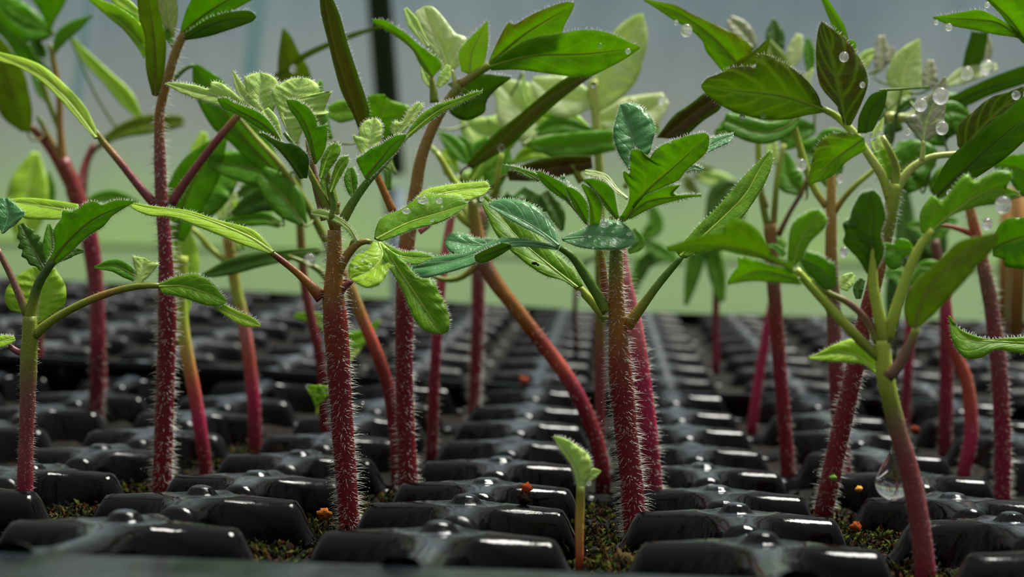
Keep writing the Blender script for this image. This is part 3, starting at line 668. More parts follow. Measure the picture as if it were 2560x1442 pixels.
leaf(p, D+.2, 'dark', 'B3 720,760 900,830 1225,668', 'B3 680,720 850,660 1000,635 1225,660', 'B3 640,860 720,985 850,1035 1000,965 1010,880 1100,770 1225,675', tilt=-.3, hair=1)
leaf(p, D, 'fresh', 'B3 555,670 400,430 250,290 38,178', 'B3 560,660 635,555 550,460 430,375 300,265 150,178 38,162', 'B3 545,665 450,560 380,430 250,320 120,240 38,195', tilt=-.2, hair=1)
pet(p, D, 'B3 570,880 560,770 545,660', [24,18,10], 'ggg')
leaf(p, D, 'pale', 'B3 560,760 500,660 460,560', hw=[20,40,10]); leaf(p, D, 'pale', 'B3 600,740 660,650 690,560', hw=[20,50,20])
leaf(p, D+.2, 'silver', 'B3 700,620 600,350 480,60', 'B3 620,600 540,450 430,250 395,120 480,55', 'B3 790,560 850,340 750,280 650,150 560,60 485,52', tilt=.4)
leaf(p, D+.1, 'pale', 'B3 520,400 400,220 320,70', hw=[20,36,50,16])
leaf(p, D+.05, 'lime', 'B3 870,640 900,430 1025,180', 'B3 800,610 780,450 850,350 950,250 1022,180', 'B3 980,600 1010,500 1032,350 1028,182', tilt=-.2, hair=1)
pet(p, D, 'B3 760,760 740,680 720,600', [16,12,8], 'byy')
leaf(p, D-.35, 'plum', 'B2 2080,1340 1960,1000 1800,500 1690,-60', 'B2 2050,1350 1985,1180 1870,950 1790,680 1735,450 1660,150 1640,-60', 'B2 2085,1350 2140,1220 2155,1130 2085,900 2000,650 1920,400 1850,150 1760,-60', tilt=-.3, back='olive', label='long strap-shaped brownish cotyledon', name='cotyledon', hair=1)
# --- 5: pink stem behind number 2
D = 7.5; p = plant('seedling with bright pink stem close behind the fork of the bluish one', D, (1632,1240))
stem(p, D, '1634,1245 1618,1060 1598,900 1582,800 1565,720 1553,660 1548,600', [50,50,48,46,44,38,30], 'CCkkKKK', 120, 28)
leaf(p, D+.3, 'plum', '1655,345 1725,290 1795,240', '1640,345 1685,288 1728,258 1760,232', '1712,345 1755,305 1795,278 1806,262', tilt=-.2, name='cotyledon', label='strap-shaped plum-brown cotyledon')
leaf(p, D+.3, 'bronze', 'B4 900,600 650,330 350,120 35,0', 'B4 1025,440 900,330 700,230 500,140 300,40 35,-5', 'B4 745,645 600,470 560,370 450,265 300,180 150,80 35,8', tilt=-.4)
leaf(p, D+.2, 'olive', 'B4 800,630 1000,500 1165,350', 'B4 850,560 1050,440 1165,340', 'B4 800,640 1000,600 1130,490 1172,355', tilt=-.4)
leaf(p, D+.1, 'green', 'A4 1700,830 1800,740 1740,620', hw=[20,50,40,20])
# --- 6: behind 4, straight pale stalk and silvery leaves
D = 9.3; p = plant('seedling in the middle distance with a straight pale stalk and wet silvery leaves', D, (1497,900))
pet(p, D, '1500,450 1496,380 1490,300 1482,200', [24,22,24,28], 'lyyy', 0)
leaf(p, D, 'silver', 'B3 1930,930 2100,550 2350,115', 'B3 1900,900 1880,750 1980,600 2060,420 2100,280 2250,150 2345,115', 'B3 1990,960 2150,860 2300,700 2375,480 2402,300 2362,125', tilt=.2)
leaf(p, D, 'silver', '1480,250 1400,240 1330,200', hw=[20,50,46,10]); leaf(p, D+.1, 'silver', '1430,330 1340,300 1250,210', hw=[20,60,70,20])
leaf(p, D, 'lime', '1470,330 1400,300 1350,290', hw=[14,30,30,8]); leaf(p, D-.1, 'green', '1480,330 1400,310 1340,330', hw=[10,18,22,10])
leaf(p, D-.2, 'green', 'B3 1360,1240 1700,1250 2120,1200', hw=[20,100,110,90], tilt=.3)
leaf(p, D+.2, 'silver', 'B3 1360,1230 1650,1150 1900,1130', hw=[20,90,80,60], tilt=.8)
leaf(p, D+.3, 'silver', '1500,300 1590,290 1665,245', hw=[20,50,46,16], tilt=.5); leaf(p, D+.3, 'lime', '1500,330 1580,330 1650,320', hw=[14,36,30,8])
leaf(p, D+.3, 'silver', 'B3 1080,780 1250,820 1330,1000', hw=[30,100,120,60]); leaf(p, D+.4, 'pale', 'B3 820,1000 900,1100 1080,1160 1250,1000', hw=[40,140,160,80])
leaf(p, D+.2, 'pale', 'B3 1330,640 1350,800 1400,950', hw=[10,24,30,10]); leaf(p, D+.1, 'lime', 'B3 1240,1400 1400,1310 1620,1330', hw=[14,60,50,14])
leaf(p, D+.2, 'green', 'B3 600,1130 720,1230 860,1400', hw=[10,60,70,20]); leaf(p, D+.3, 'green', 'B3 1040,1200 930,1300 870,1420', hw=[40,60,50,10])
leaf(p, D+.3, 'green', 'B3 740,1170 830,1250 880,1380', hw=[10,60,60,14]); leaf(p, D+.2, 'lime', 'B3 640,1280 720,1380 760,1480', hw=[10,60,40,14])
pet(p, D, 'B3 540,1260 620,1350 680,1500', [12,14,14], 'lll', 0)
stem(p, D, '1500,1160 1500,900 1500,700 1500,440', [26,26,26,24], 'cmgl', 0)
# --- 7: two straps, brown-red: curved stem plant
D = 8.5; p = plant('seedling with strongly curved stem bowing to the left behind the tiny sprout', D, (1505,1182))
stem(p, D, '1508,1188 1496,1120 1465,1030 1420,945 1350,850 1285,765 1235,700 1205,640 1190,570 1180,500', [40,38,38,38,38,36,36,40,34,26], 'dccCsrooMbg', 60, 18)
leaf(p, D-.3, 'plum', 'B3 860,1430 1150,1200 1450,900 1880,645', 'B3 850,1400 1080,1150 1300,980 1500,810 1700,665 1880,620', 'B3 900,1450 1200,1265 1400,1085 1600,905 1800,745 1930,655', tilt=-.3, back='green', name='cotyledon', label='long narrow plum-coloured cotyledon', wave=.1)
leaf(p, D, 'plum', '1270,440 1390,418 1480,405', hw=[12,26,26,16], tilt=-.3)
leaf(p, D+.2, 'dark', '1250,500 1300,540 1340,480', hw=[30,50,50,30]); leaf(p, D+.2, 'dark', '1360,480 1390,530 1405,575', hw=[14,20,20,6])
pet(p, D, '1190,570 1150,540 1130,500', [24,20,14], 'gll'); pet(p, D, '1205,650 1160,690 1120,700 1080,690', [20,16,14,10], 'bgg')
pet(p, D, 'A4 420,380 500,270 530,60 560,-60', [14,14,14,12], 'ggll', 0); pet(p, D, '1180,480 1140,460 1110,410 1090,380', [18,18,16,14], 'glll', 0)
pet(p, D, 'A4 1280,200 1200,60 1120,-20', [22,22,18], 'ggG', 0); pet(p, D+.2, '1560,470 1600,420 1650,390', [14,16,10], 'lll', 0)
leaf(p, D+.6, 'green', '1230,480 1240,420 1260,350', hw=[14,30,34,10]); leaf(p, D+.4, 'fresh', '1180,450 1230,380 1300,330', hw=[10,24,26,10])
# --- 8: bright pointed leaf right, tall right seedling
D = 7.5; p = plant('tall seedling at right with leaning crimson stem and purple-veined leaves spread on top', D, (2062,1270))
stem(p, D, '2060,1275 2092,1120 2126,970 2158,820 2188,700 2210,610 2228,520 2238,460', [48,48,46,44,40,36,34,36], 'dccccrogl', 140, 26)
pet(p, D, '2225,500 2205,440 2170,385 2148,350 2128,325 2090,290 2057,272', [24,22,22,20,20,18,16], 'llyyylg', 50, 18)
pet(p, D, '2240,480 2258,445 2285,415 2330,392 2400,384', [24,22,18,16,14], 'lyyyy', 50, 14)
pet(p, D, '2236,470 2240,420 2225,380 2205,340', [24,22,18,12], 'lggy', 60, 16)
leaf(p, D-.2, 'tinged', 'B4 1660,985 1300,870 900,820 555,770', 'B4 1640,960 1600,850 1500,720 1350,600 1200,520 1090,488 1048,530 1050,595 950,597 830,610 700,670 600,710 552,768', 'B4 1650,1015 1500,1040 1300,1080 1050,1065 850,1010 700,930 600,850 552,790', tilt=-.5, hair=1, back='purple', label='large leaf seen from below, purple along its upper edge')
leaf(p, D-.1, 'purple', 'B4 1850,1130 1800,850 1720,500 1640,200', 'B4 1820,1000 1700,870 1620,760 1590,600 1588,400 1610,250 1638,195', 'B4 1900,1130 1990,950 2055,750 2020,600 1950,480 1850,350 1750,270 1642,195', tilt=-.3, hair=1, label='upright purple-tinted leaflet with pale green veins')
leaf(p, D+.2, 'fresh', 'B4 1950,470 1850,330 1740,130 1620,-60', 'B4 1870,460 1740,250 1610,-60', 'B4 1950,450 1940,370 1880,350 1840,220 1660,-60', tilt=-.2)
leaf(p, D-.1, 'tinged', '2160,345 2085,400 2023,458', '2140,335 2085,332 2045,360 2028,410 2021,455', '2165,375 2120,402 2080,440 2022,463', tilt=-.3, hair=1)
leaf(p, D-.1, 'mauve', 'B5 890,1290 930,1080 1095,690', 'B5 860,1260 720,1070 830,1000 850,900 950,850 1000,770 1085,688', 'B5 950,1260 1115,1140 1085,1080 1100,950 1112,800 1100,690', tilt=.3, label='silvery mauve leaflet beaded with drops')
pet(p, D-.1, 'B5 880,1450 890,1370 895,1270', [14,12,10], 'yyy', 60)
leaf(p, D-.05, 'purple', 'B5 1250,1370 1450,1120 1800,790', 'B5 1200,1310 1205,1150 1350,1000 1500,880 1650,830 1800,775', 'B5 1300,1350 1450,1230 1650,1060 1770,930 1805,800', tilt=-.3)
leaf(p, D-.4, 'dark', '2335,495 2420,415 2500,345 2580,280', '2328,480 2370,400 2440,338 2500,288 2580,225', '2345,510 2400,470 2460,432 2520,390 2580,335', tilt=-.3, back='green', name='cotyledon', label='broad dark strap-shaped cotyledon')
leaf(p, D-.1, 'dark', 'B5 370,1200 420,1000 560,815', 'B5 300,1200 315,1050 400,880 480,825 570,812', 'B5 440,1180 530,1000 560,900 572,815', tilt=-.2)
leaf(p, D-.1, 'green', 'B5 500,812 700,800 955,782', hw=[14,12,10,4], tilt=.3)
leaf(p, D+.1, 'pale', 'B5 480,1380 460,1250 540,1060', 'B5 430,1350 415,1230 480,1120 540,1050', 'B5 560,1380 590,1400 530,1250 545,1055')
leaf(p, D, 'fresh', 'B7 440,230 400,120 370,40', hw=[40,80,60])
# --- 9: off to the right behind
D = 8.6; p = plant('seedling near the right edge with thick straight rose-red stem', D, (2505,1232))
stem(p, D, '2505,1238 2506,1100 2500,950 2486,820 2468,710 2445,610 2428,535 2412,480', [42,42,40,40,36,34,28,20], 'CCCmmMst', 120, 22)
leaf(p, D-.9, 'green', '2480,620 2530,600 2600,580', '2482,600 2500,560 2530,545 2600,545', '2482,640 2510,650 2512,665 2550,672 2600,670', tilt=-.2, teeth=.2)
leaf(p, D-.3, 'green', '2600,450 2540,420 2485,410', hw=[60,50,30,8], tilt=-.2); leaf(p, D+.3, 'dark', 'B5 1110,960 1450,800 1830,680', 'B5 1108,890 1300,790 1550,680 1830,580', 'B5 1110,1000 1300,950 1500,860 1830,750', tilt=-.4)
leaf(p, D+.4, 'green', '2380,330 2330,300 2420,270', hw=[40,60,40]); pet(p, D, '2440,590 2390,570 2340,560', [16,12,10], 'ssb', 0)
# --- 10: yellow-brown stem right
D = 8.5; p = plant('seedling whose stem turns from crimson to mauve and ochre between the right-hand seedlings', D, (2108,1216))
stem(p, D, '2108,1222 2098,1050 2088,880 2083,740 2078,640 2078,540 2078,470 2076,400', [44,42,38,36,34,30,26,18], 'CccmMbtt', 90, 20)
pet(p, D, '2066,518 2040,480 2022,440 2000,370 1980,300', [16,18,18,18,18], 'tlllg', 20); pet(p, D, '2086,530 2110,495 2140,462 2178,430 2210,400', [16,14,14,12,10], 'bgll', 20)
leaf(p, D+.3, 'green', '2080,470 2060,400 2000,370', hw=[10,40,50,20]); leaf(p, D+.3, 'green', 'B5 -80,1380 50,1250 200,1200', hw=[40,90,90,20])
leaf(p, D-.1, 'green', '2000,290 1960,320 1900,330 1810,300', hw=[10,24,30,20]); leaf(p, D, 'green', '1960,330 1940,300 1790,330', hw=[14,30,24,8])
leaf(p, D+.8, 'green', '2000,480 1970,440 1960,380', hw=[14,34,26,10])
leaf(p, D+.4, 'silver', 'B5 700,800 740,600 862,345', 'B5 600,800 560,690 620,520 720,420 860,343', 'B5 880,800 880,600 872,450 865,345', tilt=.3)
leaf(p, D+.5, 'silver', 'B5 640,1040 660,900 780,830', hw=[30,90,110,80]); pet(p, D+.5, 'B5 560,1060 640,1060 760,1060 860,1000', [30,26,24,20], 'yyyy', 0)
leaf(p, D+.4, 'dark', 'B5 660,1010 740,950 830,880', hw=[20,40,40,10]); leaf(p, D+.4, 'dark', 'B5 600,1280 590,1180 600,1100', hw=[30,50,50,20])
leaf(p, D+.5, 'mauve', 'B5 930,800 950,680 960,540', hw=[40,70,60,30]); leaf(p, D+.7, 'silver', 'B5 1100,760 1250,680 1400,640 1560,600', hw=[30,70,60,30], tilt=.7)
leaf(p, D+.8, 'dark', 'B5 1300,640 1340,480 1400,290', 'B5 1245,620 1270,480 1300,380 1330,280', 'B5 1430,600 1450,460 1470,380 1480,285', tilt=-.2); leaf(p, D+.82, 'mauve', 'B5 1470,560 1480,420 1450,290', hw=[20,40,40,10])
leaf(p, D+1, 'mauve', 'B5 480,640 520,520 520,320', hw=[30,70,60,30]); leaf(p, D+1, 'mauve', 'B5 600,560 610,480 600,420', hw=[40,60,40,20]); leaf(p, D+1, 'pale', 'B5 330,640 380,520 490,450', hw=[30,60,50,16])
leaf(p, D+.3, 'green', 'B5 1000,1040 1150,1000 1300,1050', hw=[30,90,80,30]); leaf(p, D+.3, 'green', '2250,420 2290,400 2330,420', hw=[20,50,40])
leaf(p, D+.5, 'green', '2300,470 2280,430 2270,350', hw=[30,60,60,20]); leaf(p, D+.6, 'dark', '2190,290 2215,270 2240,330', hw=[10,20,20]); leaf(p, D+.5, 'fresh', '2330,480 2380,450 2440,440', hw=[20,40,40,20])
# --- 11
D = 9.3; p = plant('seedling with slim brownish-red forked stem left of the ochre-stemmed one', D, (1968,1176))
stem(p, D, '1970,1182 1958,1020 1946,880 1938,760 1930,650 1925,560', [36,34,34,34,34,32], 'ccCrMb', 70, 16)
pet(p, D, '1925,590 1905,500 1897,400 1895,300', [20,16,16,16], 'ggll', 0); pet(p, D, '1932,590 1938,500 1945,430 1960,360', [18,16,14,12], 'bgly', 0)
pet(p, D, '1945,590 1975,530 2005,480 2020,440', [16,12,12,12], 'MMMb', 0); pet(p, D, '1918,520 1900,470 1870,430', [10,10,10], 'bbg', 0)
leaf(p, D+.6, 'dark', 'B4 1230,540 1220,350 1205,165', hw=[50,80,80,12]); leaf(p, D+.6, 'green', 'B4 1530,640 1530,500 1510,340', hw=[30,50,50,16]); leaf(p, D+.3, 'silver', 'B4 1370,600 1400,450 1440,310', hw=[30,70,66,30])
leaf(p, D+.5, 'mauve', 'B4 1030,420 900,260 800,170', hw=[40,80,80,40]); leaf(p, D+.1, 'pale', 'B4 1190,1440 1190,1340 1190,1250', hw=[50,60,30]); leaf(p, D+.3, 'green', '1960,370 1990,330 2040,320', hw=[10,36,30,10])
leaf(p, D+.4, 'silver', 'B4 1560,900 1500,750 1560,620', hw=[20,40,40,10]); leaf(p, D+.3, 'green', '1870,320 1860,300 1790,340', hw=[10,30,24,10])
leaf(p, D+.3, 'olive', '2000,250 1960,200 1920,100', hw=[4,20,30,6])
# --- 12, far pink
D = 11.5; p = plant('thin pink seedling stem leaning right behind the slim forked one', D, (1880,1060))
stem(p, D, '1880,1064 1896,950 1915,840 1935,740 1950,660', [26,24,24,24,22], 'CkkkK', 30, 12)
leaf(p, D, 'green', '1945,690 1930,640 1960,600', hw=[10,20,14])
# --- 14
D = 11.3; p = plant('straight seedling stem with blurred pale down, left of the curved stem', D, (1183,1060))
stem(p, D, '1183,1066 1188,950 1194,820 1196,700 1198,600 1195,520', [30,30,32,34,36,30], 'dccCMr', 160, 22)
leaf(p, D, 'dark', '1195,600 1200,540 1190,480', hw=[16,26,20,8]); pet(p, D, '1198,580 1160,520 1140,470', [22,20,16], 'gll', 0)
pet(p, D, '1198,580 1240,500 1250,430', [16,14,12], 'ggg', 0)
# --- 15
D = 9.5; p = plant('short-looking seedling stem just right of the dark crimson middle stem', D, (1080,1122))
stem(p, D, '1080,1128 1085,960 1094,820 1104,700 1118,600 1130,530', [30,28,26,26,24,20], 'dcCkKK', 50, 16)
leaf(p, D+.6, 'pale', '1130,540 1150,470 1210,430', hw=[10,20,26,10]); leaf(p, D+.5, 'green', 'A2 1760,500 1850,620 1950,760', hw=[14,36,30,10])
# --- 16
D = 8.3; p = plant('seedling with a slanting stem crossing behind the left-of-centre fork up to the left', D, (992,1200))
stem(p, D, '995,1206 990,1100 974,980 945,890 912,810 882,735 850,665 815,600 775,525 735,460 690,400 640,345 590,285 550,240', [34,34,34,32,32,30,28,24,22,20,18,14,10,6], 'dcccrsbbgggglgG', 40, 14)
leaf(p, D+.1, 'green', 'A1 1400,1350 900,800 430,50', 'A1 1480,1300 1250,850 1000,560 880,370 700,200 460,50', 'A1 1330,1400 1050,1200 850,1000 700,880 620,800 520,640 440,470 395,300 388,70', tilt=-.1, label='big dark green leaf standing behind the pale leaves')
pet(p, D, 'A1 400,60 300,110 200,200 140,270', [10,10,12,12], 'GGGG', 0)
leaf(p, D+.2, 'green', '700,450 620,420 520,402', hw=[20,38,34,14]); leaf(p, D+.2, 'dark', '720,500 650,500 580,535', hw=[20,30,24,6]); leaf(p, D-.1, 'green', '760,560 700,480 650,430', hw=[10,40,40,20])
leaf(p, D+.3, 'dark', '800,628 700,640 600,660 505,690', hw=[10,14,18,20,6], label='narrow dark blade carrying a drop'); leaf(p, D+.3, 'green', '700,560 650,545 560,555', hw=[10,18,18,6])
pet(p, D+.1, '825,705 790,670 720,640', [20,14,10], 'ggg', 0)
leaf(p, D, 'green', '820,350 790,290 800,200', hw=[14,30,20,6]); leaf(p, D+.1, 'fresh', 'A2 960,520 1100,300 1150,75', 'A2 970,480 960,300 955,90 1100,68', 'A2 1150,560 1250,500 1330,380 1425,215 1300,160 1200,128 1110,72', tilt=-.1, label='broad rounded vivid green leaf')
leaf(p, D+.1, 'fresh', 'A2 900,220 700,250 520,260', hw=[90,110,120,60]); leaf(p, D+.1, 'green', 'A2 1250,900 1180,780 1180,1100', hw=[10,40,40])
# --- 17
D = 9.5; p = plant('slender seedling with salmon-pink stem under the drooping yellow-green leaf tip', D, (637,1116))
stem(p, D, '638,1122 634,1000 622,890 606,790 590,720 578,650 568,590', [34,34,32,32,30,28,26], 'dCkswltt', 50, 14)
pet(p, D, '575,660 530,625 500,590 478,570', [18,16,16,14], 'llll', 0)
leaf(p, D, 'pale', 'A6 1640,350 1600,180 1520,10', hw=[20,50,60,16]); leaf(p, D+.2, 'silver', 'A6 1640,340 1700,250 1690,100', hw=[20,50,50,16]); leaf(p, D, 'lime', 'A6 1660,400 1850,330 2040,270', hw=[10,36,30,10])
leaf(p, D+.2, 'dark', 'A6 1680,330 1850,260 2060,230', hw=[20,40,40,20]); leaf(p, D+.3, 'dark', 'A6 1700,220 1850,120 2060,120', hw=[20,50,50,40]); leaf(p, D+.5, 'pale', '560,500 545,440 530,380', hw=[10,20,24,8])
leaf(p, D-.1, 'lime', '600,620 600,560 590,500', hw=[12,18,12]); leaf(p, D+.6, 'lime', '500,460 500,390 510,330', hw=[16,30,24,8])
# --- 18
D = 8.6; p = plant('seedling with yellow-to-crimson stem just right of the tall left one', D, (512,1182))
stem(p, D, '516,1188 502,1080 484,970 466,880 454,800 450,720 452,640', [34,34,34,34,34,34,36], 'dckstlll', 50, 14)
leaf(p, D+.1, 'lime', '448,800 455,680 450,560', hw=[20,34,44,20]); leaf(p, D, 'green', '440,600 470,480 560,340', hw=[20,50,50,10], tilt=-.1, label='upright green blade between the left stems'); leaf(p, D+.3, 'green', '480,560 520,460 600,390', hw=[20,60,60,20])
# --- 19
D = 10.5; p = plant('blurred seedling at far left with purple-crimson stem forking into brown stalks', D, (240,1072))
stem(p, D, '240,1078 242,950 244,830 240,720 225,600 200,520 178,450 155,400', [38,38,40,38,40,44,44,36], 'dddCmCCrr', 60, 22)
pet(p, D, '175,460 130,380 90,330 40,290 0,270', [30,24,20,18,16], 'rrroo', 0); pet(p, D, '158,410 150,320 148,240 135,160 125,110', [24,18,16,16,14], 'bbbbg', 0)
pet(p, D, '160,420 125,350 95,290', [20,16,12], 'bbG', 0); pet(p, D+.3, '200,470 212,410 235,360', [20,16,16], 'KKM', 0); pet(p, D, '150,330 120,250 100,180', [12,14,12], 'ggg', 0)
leaf(p, D-.3, 'olive', 'B1 300,1440 150,950 -40,430', 'B1 230,1440 20,1270 -60,1000 -80,500', 'B1 340,1440 350,1200 280,850 190,640 0,400', tilt=-.2, label='amber and green blade at the left edge')
leaf(p, D, 'green', 'B1 540,780 280,480 30,250 -80,100', 'B1 500,800 250,700 60,440 -80,300', 'B1 500,720 340,640 250,330 80,200 -80,0', tilt=-.2)
leaf(p, D, 'green', 'B1 560,350 350,200 100,80', 'B1 500,330 280,300 100,180 60,80', 'B1 560,300 420,200 280,60 100,60', tilt=.3); leaf(p, D, 'green', 'B1 545,300 600,100 640,-60', 'B1 500,260 420,100 300,-60', 'B1 580,260 700,60 740,-60', tilt=-.2)
leaf(p, D, 'green', 'B1 570,600 760,320 1010,165', 'B1 560,560 620,350 780,230 1010,160', 'B1 600,590 740,440 880,320 1012,175', tilt=.2); leaf(p, D+.2, 'dark', 'B1 500,620 410,520 400,440', hw=[20,70,80,50])
leaf(p, D, 'lime', 'B1 180,1200 110,900 40,600', hw=[10,20,20]); leaf(p, D+.2, 'green', 'B1 500,1100 400,900 350,800', hw=[20,50,40,16])
leaf(p, D+.2, 'green', '130,80 60,60 -20,20', hw=[10,40,50,40])
# --- 20
D = 11.5; p = plant('faint seedling behind the left one carrying a long thin yellow-green strap leaf', D, (255,1010))
stem(p, D, '262,1050 250,800 215,600 220,400 300,335', [18,18,18,16,14], 'CmKMg', 0)
leaf(p, D-.3, 'lime', 'B1 790,420 950,640 1180,880 1540,1290', 'B1 800,410 980,580 1200,780 1450,1020 1560,1280', 'B1 780,430 920,690 1120,900 1300,1120 1500,1300', tilt=.4, name='cotyledon'); leaf(p, D-.2, 'olive', '262,350 310,325 370,310 460,302', hw=[10,18,24,22,12]); 
leaf(p, D, 'green', '210,505 270,490 345,505', hw=[6,14,16,4]); leaf(p, D+.3, 'lime', '60,600 70,480 90,380', hw=[20,50,46,10]); leaf(p, D+.5, 'green', '130,510 125,470 118,430', hw=[8,14,8])
# --- 8b: front right (closest)
D = 5.5; p = plant('nearest seedling at right, stem leaning left, big water drop hanging beside it', D, (2312,1412))
stem(p, D, '2314,1425 2296,1290 2272,1170 2246,1080 2226,1000 2214,945 2208,890 2205,850', [52,50,50,48,46,44,44,36], 'CmmmmMgll', 90, 12)
pet(p, D, 'B7 400,1330 375,1180 330,950 322,760 325,600', [34,30,26,22,14], 'gllll', 40); pet(p, D, 'B7 425,1310 470,1130 540,920 620,720 720,570', [28,28,26,24,18], 'gllll', 40)
pet(p, D, 'B6 1400,1290 1250,1150 1060,940 960,830 870,730', [26,26,26,24,20], 'gglll', 30); pet(p, D, 'B6 1375,1190 1320,1060 1200,940 1060,870 970,790', [18,18,18,16,12], 'gMMgl', 20)
pet(p, D-.1, '2218,945 2248,910 2270,870 2292,818', [30,28,24,20], 'MMMg', 10)
leaf(p, D, 'dark', 'B7 315,870 325,600 325,315', 'B7 290,870 220,760 130,660 140,600 125,530 170,500 190,430 250,330 330,308', 'B7 345,860 400,720 380,600 410,480 380,360 335,308', tilt=-.1, hair=1, teeth=.2)
leaf(p, D, 'fresh', 'B7 690,600 900,430 1100,310 1305,330', 'B7 650,590 640,460 720,345 790,372 900,240 960,200 1010,245 1150,180 1250,185 1240,250 1200,275 1308,325', 'B7 730,600 850,480 980,430 1050,412 1200,390 1305,340', tilt=.3, hair=1, label='bright lobed leaf with a drop under its tip')
leaf(p, D+.05, 'green', 'B7 605,705 500,700 383,690', 'B7 600,690 560,640 500,630 470,665 400,655 382,690', 'B7 600,715 520,765 510,815 450,838 400,780 382,705', tilt=.2)
leaf(p, D-.45, 'fresh', 'B6 860,740 600,620 300,580 65,600', 'B6 840,690 720,640 690,570 640,490 560,430 480,412 430,450 420,490 300,510 180,550 65,590', 'B6 850,750 700,680 520,640 400,612 250,622 68,625', tilt=-.3, back='olive')
leaf(p, D-.2, 'fresh', 'B6 890,790 650,740 445,815', 'B6 840,735 700,695 520,650 510,705 480,745 442,805', 'B6 910,825 750,812 600,802 445,825', tilt=-.2, hair=1)
leaf(p, D-.2, 'fresh', 'B6 850,710 900,550 1010,362', 'B6 815,700 830,500 870,420 960,365 1010,358', 'B6 900,680 960,560 1050,470 1062,410 1030,368 1012,358', tilt=.2, hair=1)
leaf(p, D-.1, 'green', 'B6 905,670 1030,730 1115,835', 'B6 930,615 1020,640 1060,670 1112,700 1125,832', 'B6 900,690 960,770 1050,855 1112,845', tilt=.1, hair=1); leaf(p, D, 'green', 'B6 960,800 930,740 900,680', hw=[10,36,10])
leaf(p, D-.2, 'green', 'B6 690,580 740,590 800,640', hw=[6,20,20])
leaf(p, D+.1, 'lime', 'B6 1370,1350 1200,1250 948,1275', 'B6 1360,1240 1280,1170 1200,1162 1080,1210 1000,1255 946,1270', 'B6 1375,1390 1300,1325 1200,1308 1060,1300 950,1288', tilt=.5, hair=1, name='cotyledon')
leaf(p, D-.55, 'olive', 'B7 600,1235 690,980 900,740 1165,590', 'B7 570,1215 535,1100 565,980 650,880 780,760 900,650 1050,610 1170,585', 'B7 640,1225 750,1125 850,1015 950,905 1050,785 1130,705 1172,600', tilt=-.1, name='cotyledon', label='large out-of-focus olive green blade')
leaf(p, D+.3, 'pale', 'B7 130,970 150,920 200,870', hw=[30,50,20]); leaf(p, D+.4, 'dark', 'B7 230,1030 230,960 260,900', hw=[20,36,20])
# --- right edge seedlings beyond the frame
D = 6.6; p = plant('seedling beyond the right edge reaching in with one folded green blade', D, (2700,1330))
stem(p, D, '2700,1330 2705,1100 2710,900', [50,48,44], 'cCm', 30); pet(p, D, '2708,900 2660,878 2620,870', [22,18,14], 'ggg')
leaf(p, D, 'fresh', 'B7 1500,1330 1200,1320 950,1290 835,1150', 'B7 1500,1280 1250,1290 1100,1300 960,1258 870,1205 833,1148', 'B7 1500,1400 1300,1395 1150,1372 1050,1425 940,1425 860,1320 832,1160', tilt=.5, hair=H, label='pointed folded blade reaching in from the right')
D = 7.3; p = plant('tall seedling beyond the right edge with pointed dripping leaves at the upper corner', D, (2720,1280))
stem(p, D, '2720,1280 2715,800 2700,300', [48,44,36], 'ccg', 20); pet(p, D, '2700,320 2640,200 2580,120', [22,18,14], 'ggg')
leaf(p, D, 'fresh', 'B5 1850,400 1600,220 1400,180 985,158', 'B5 1760,290 1600,180 1420,93 1300,100 1150,125 985,152', 'B5 1850,420 1750,345 1550,312 1350,270 1150,232 985,166', tilt=-.4, hair=1, label='pointed leaflet hung with small drops')
leaf(p, D, 'fresh', 'B5 1850,420 1680,180 1440,-60', 'B5 1780,380 1600,140 1400,-60', 'B5 1950,400 1900,100 1800,-60', tilt=-.4, hair=1)
# --- thin far ones at right
for lab, D, foot, pp, ws, cc in (
 ('seedling stem of dull wine red, left of two near the right edge', 10.5, (2362,1122), '2362,1126 2366,950 2364,800 2355,690 2335,600', [34,34,32,28,24], 'dCCmM'),
 ('seedling with bowed light red stem between the wine-red and the rose-red ones', 9.5, (2412,1172), '2410,1178 2428,1080 2418,960 2385,870 2368,790 2360,700', [34,34,32,30,28,26], 'CksskK'),
 ('thin far stem seen just right of the nearest leaning one', 11.5, (2262,1062), '2262,1066 2268,950 2274,840 2280,720', [22,24,24,22], 'CCkm'),
 ('short blurred reddish stem far behind the left-edge seedling', 12.3, (95,960), '95,965 96,900 98,850 96,760', [22,22,20,18], 'srrM')):
    p = plant(lab, D, foot); stem(p, D, pp, ws, cc, 60, 14); e = pts(pp)[-1]
    leaf(p, D, 'green', f'{e[0]},{e[1]+6} {e[0]-30},{e[1]-30} {e[0]-70},{e[1]-36}', hw=[8,22,18,4]); leaf(p, D, 'green', f'{e[0]},{e[1]+6} {e[0]+26},{e[1]-40} {e[0]+60},{e[1]-50}', hw=[8,20,18,4])
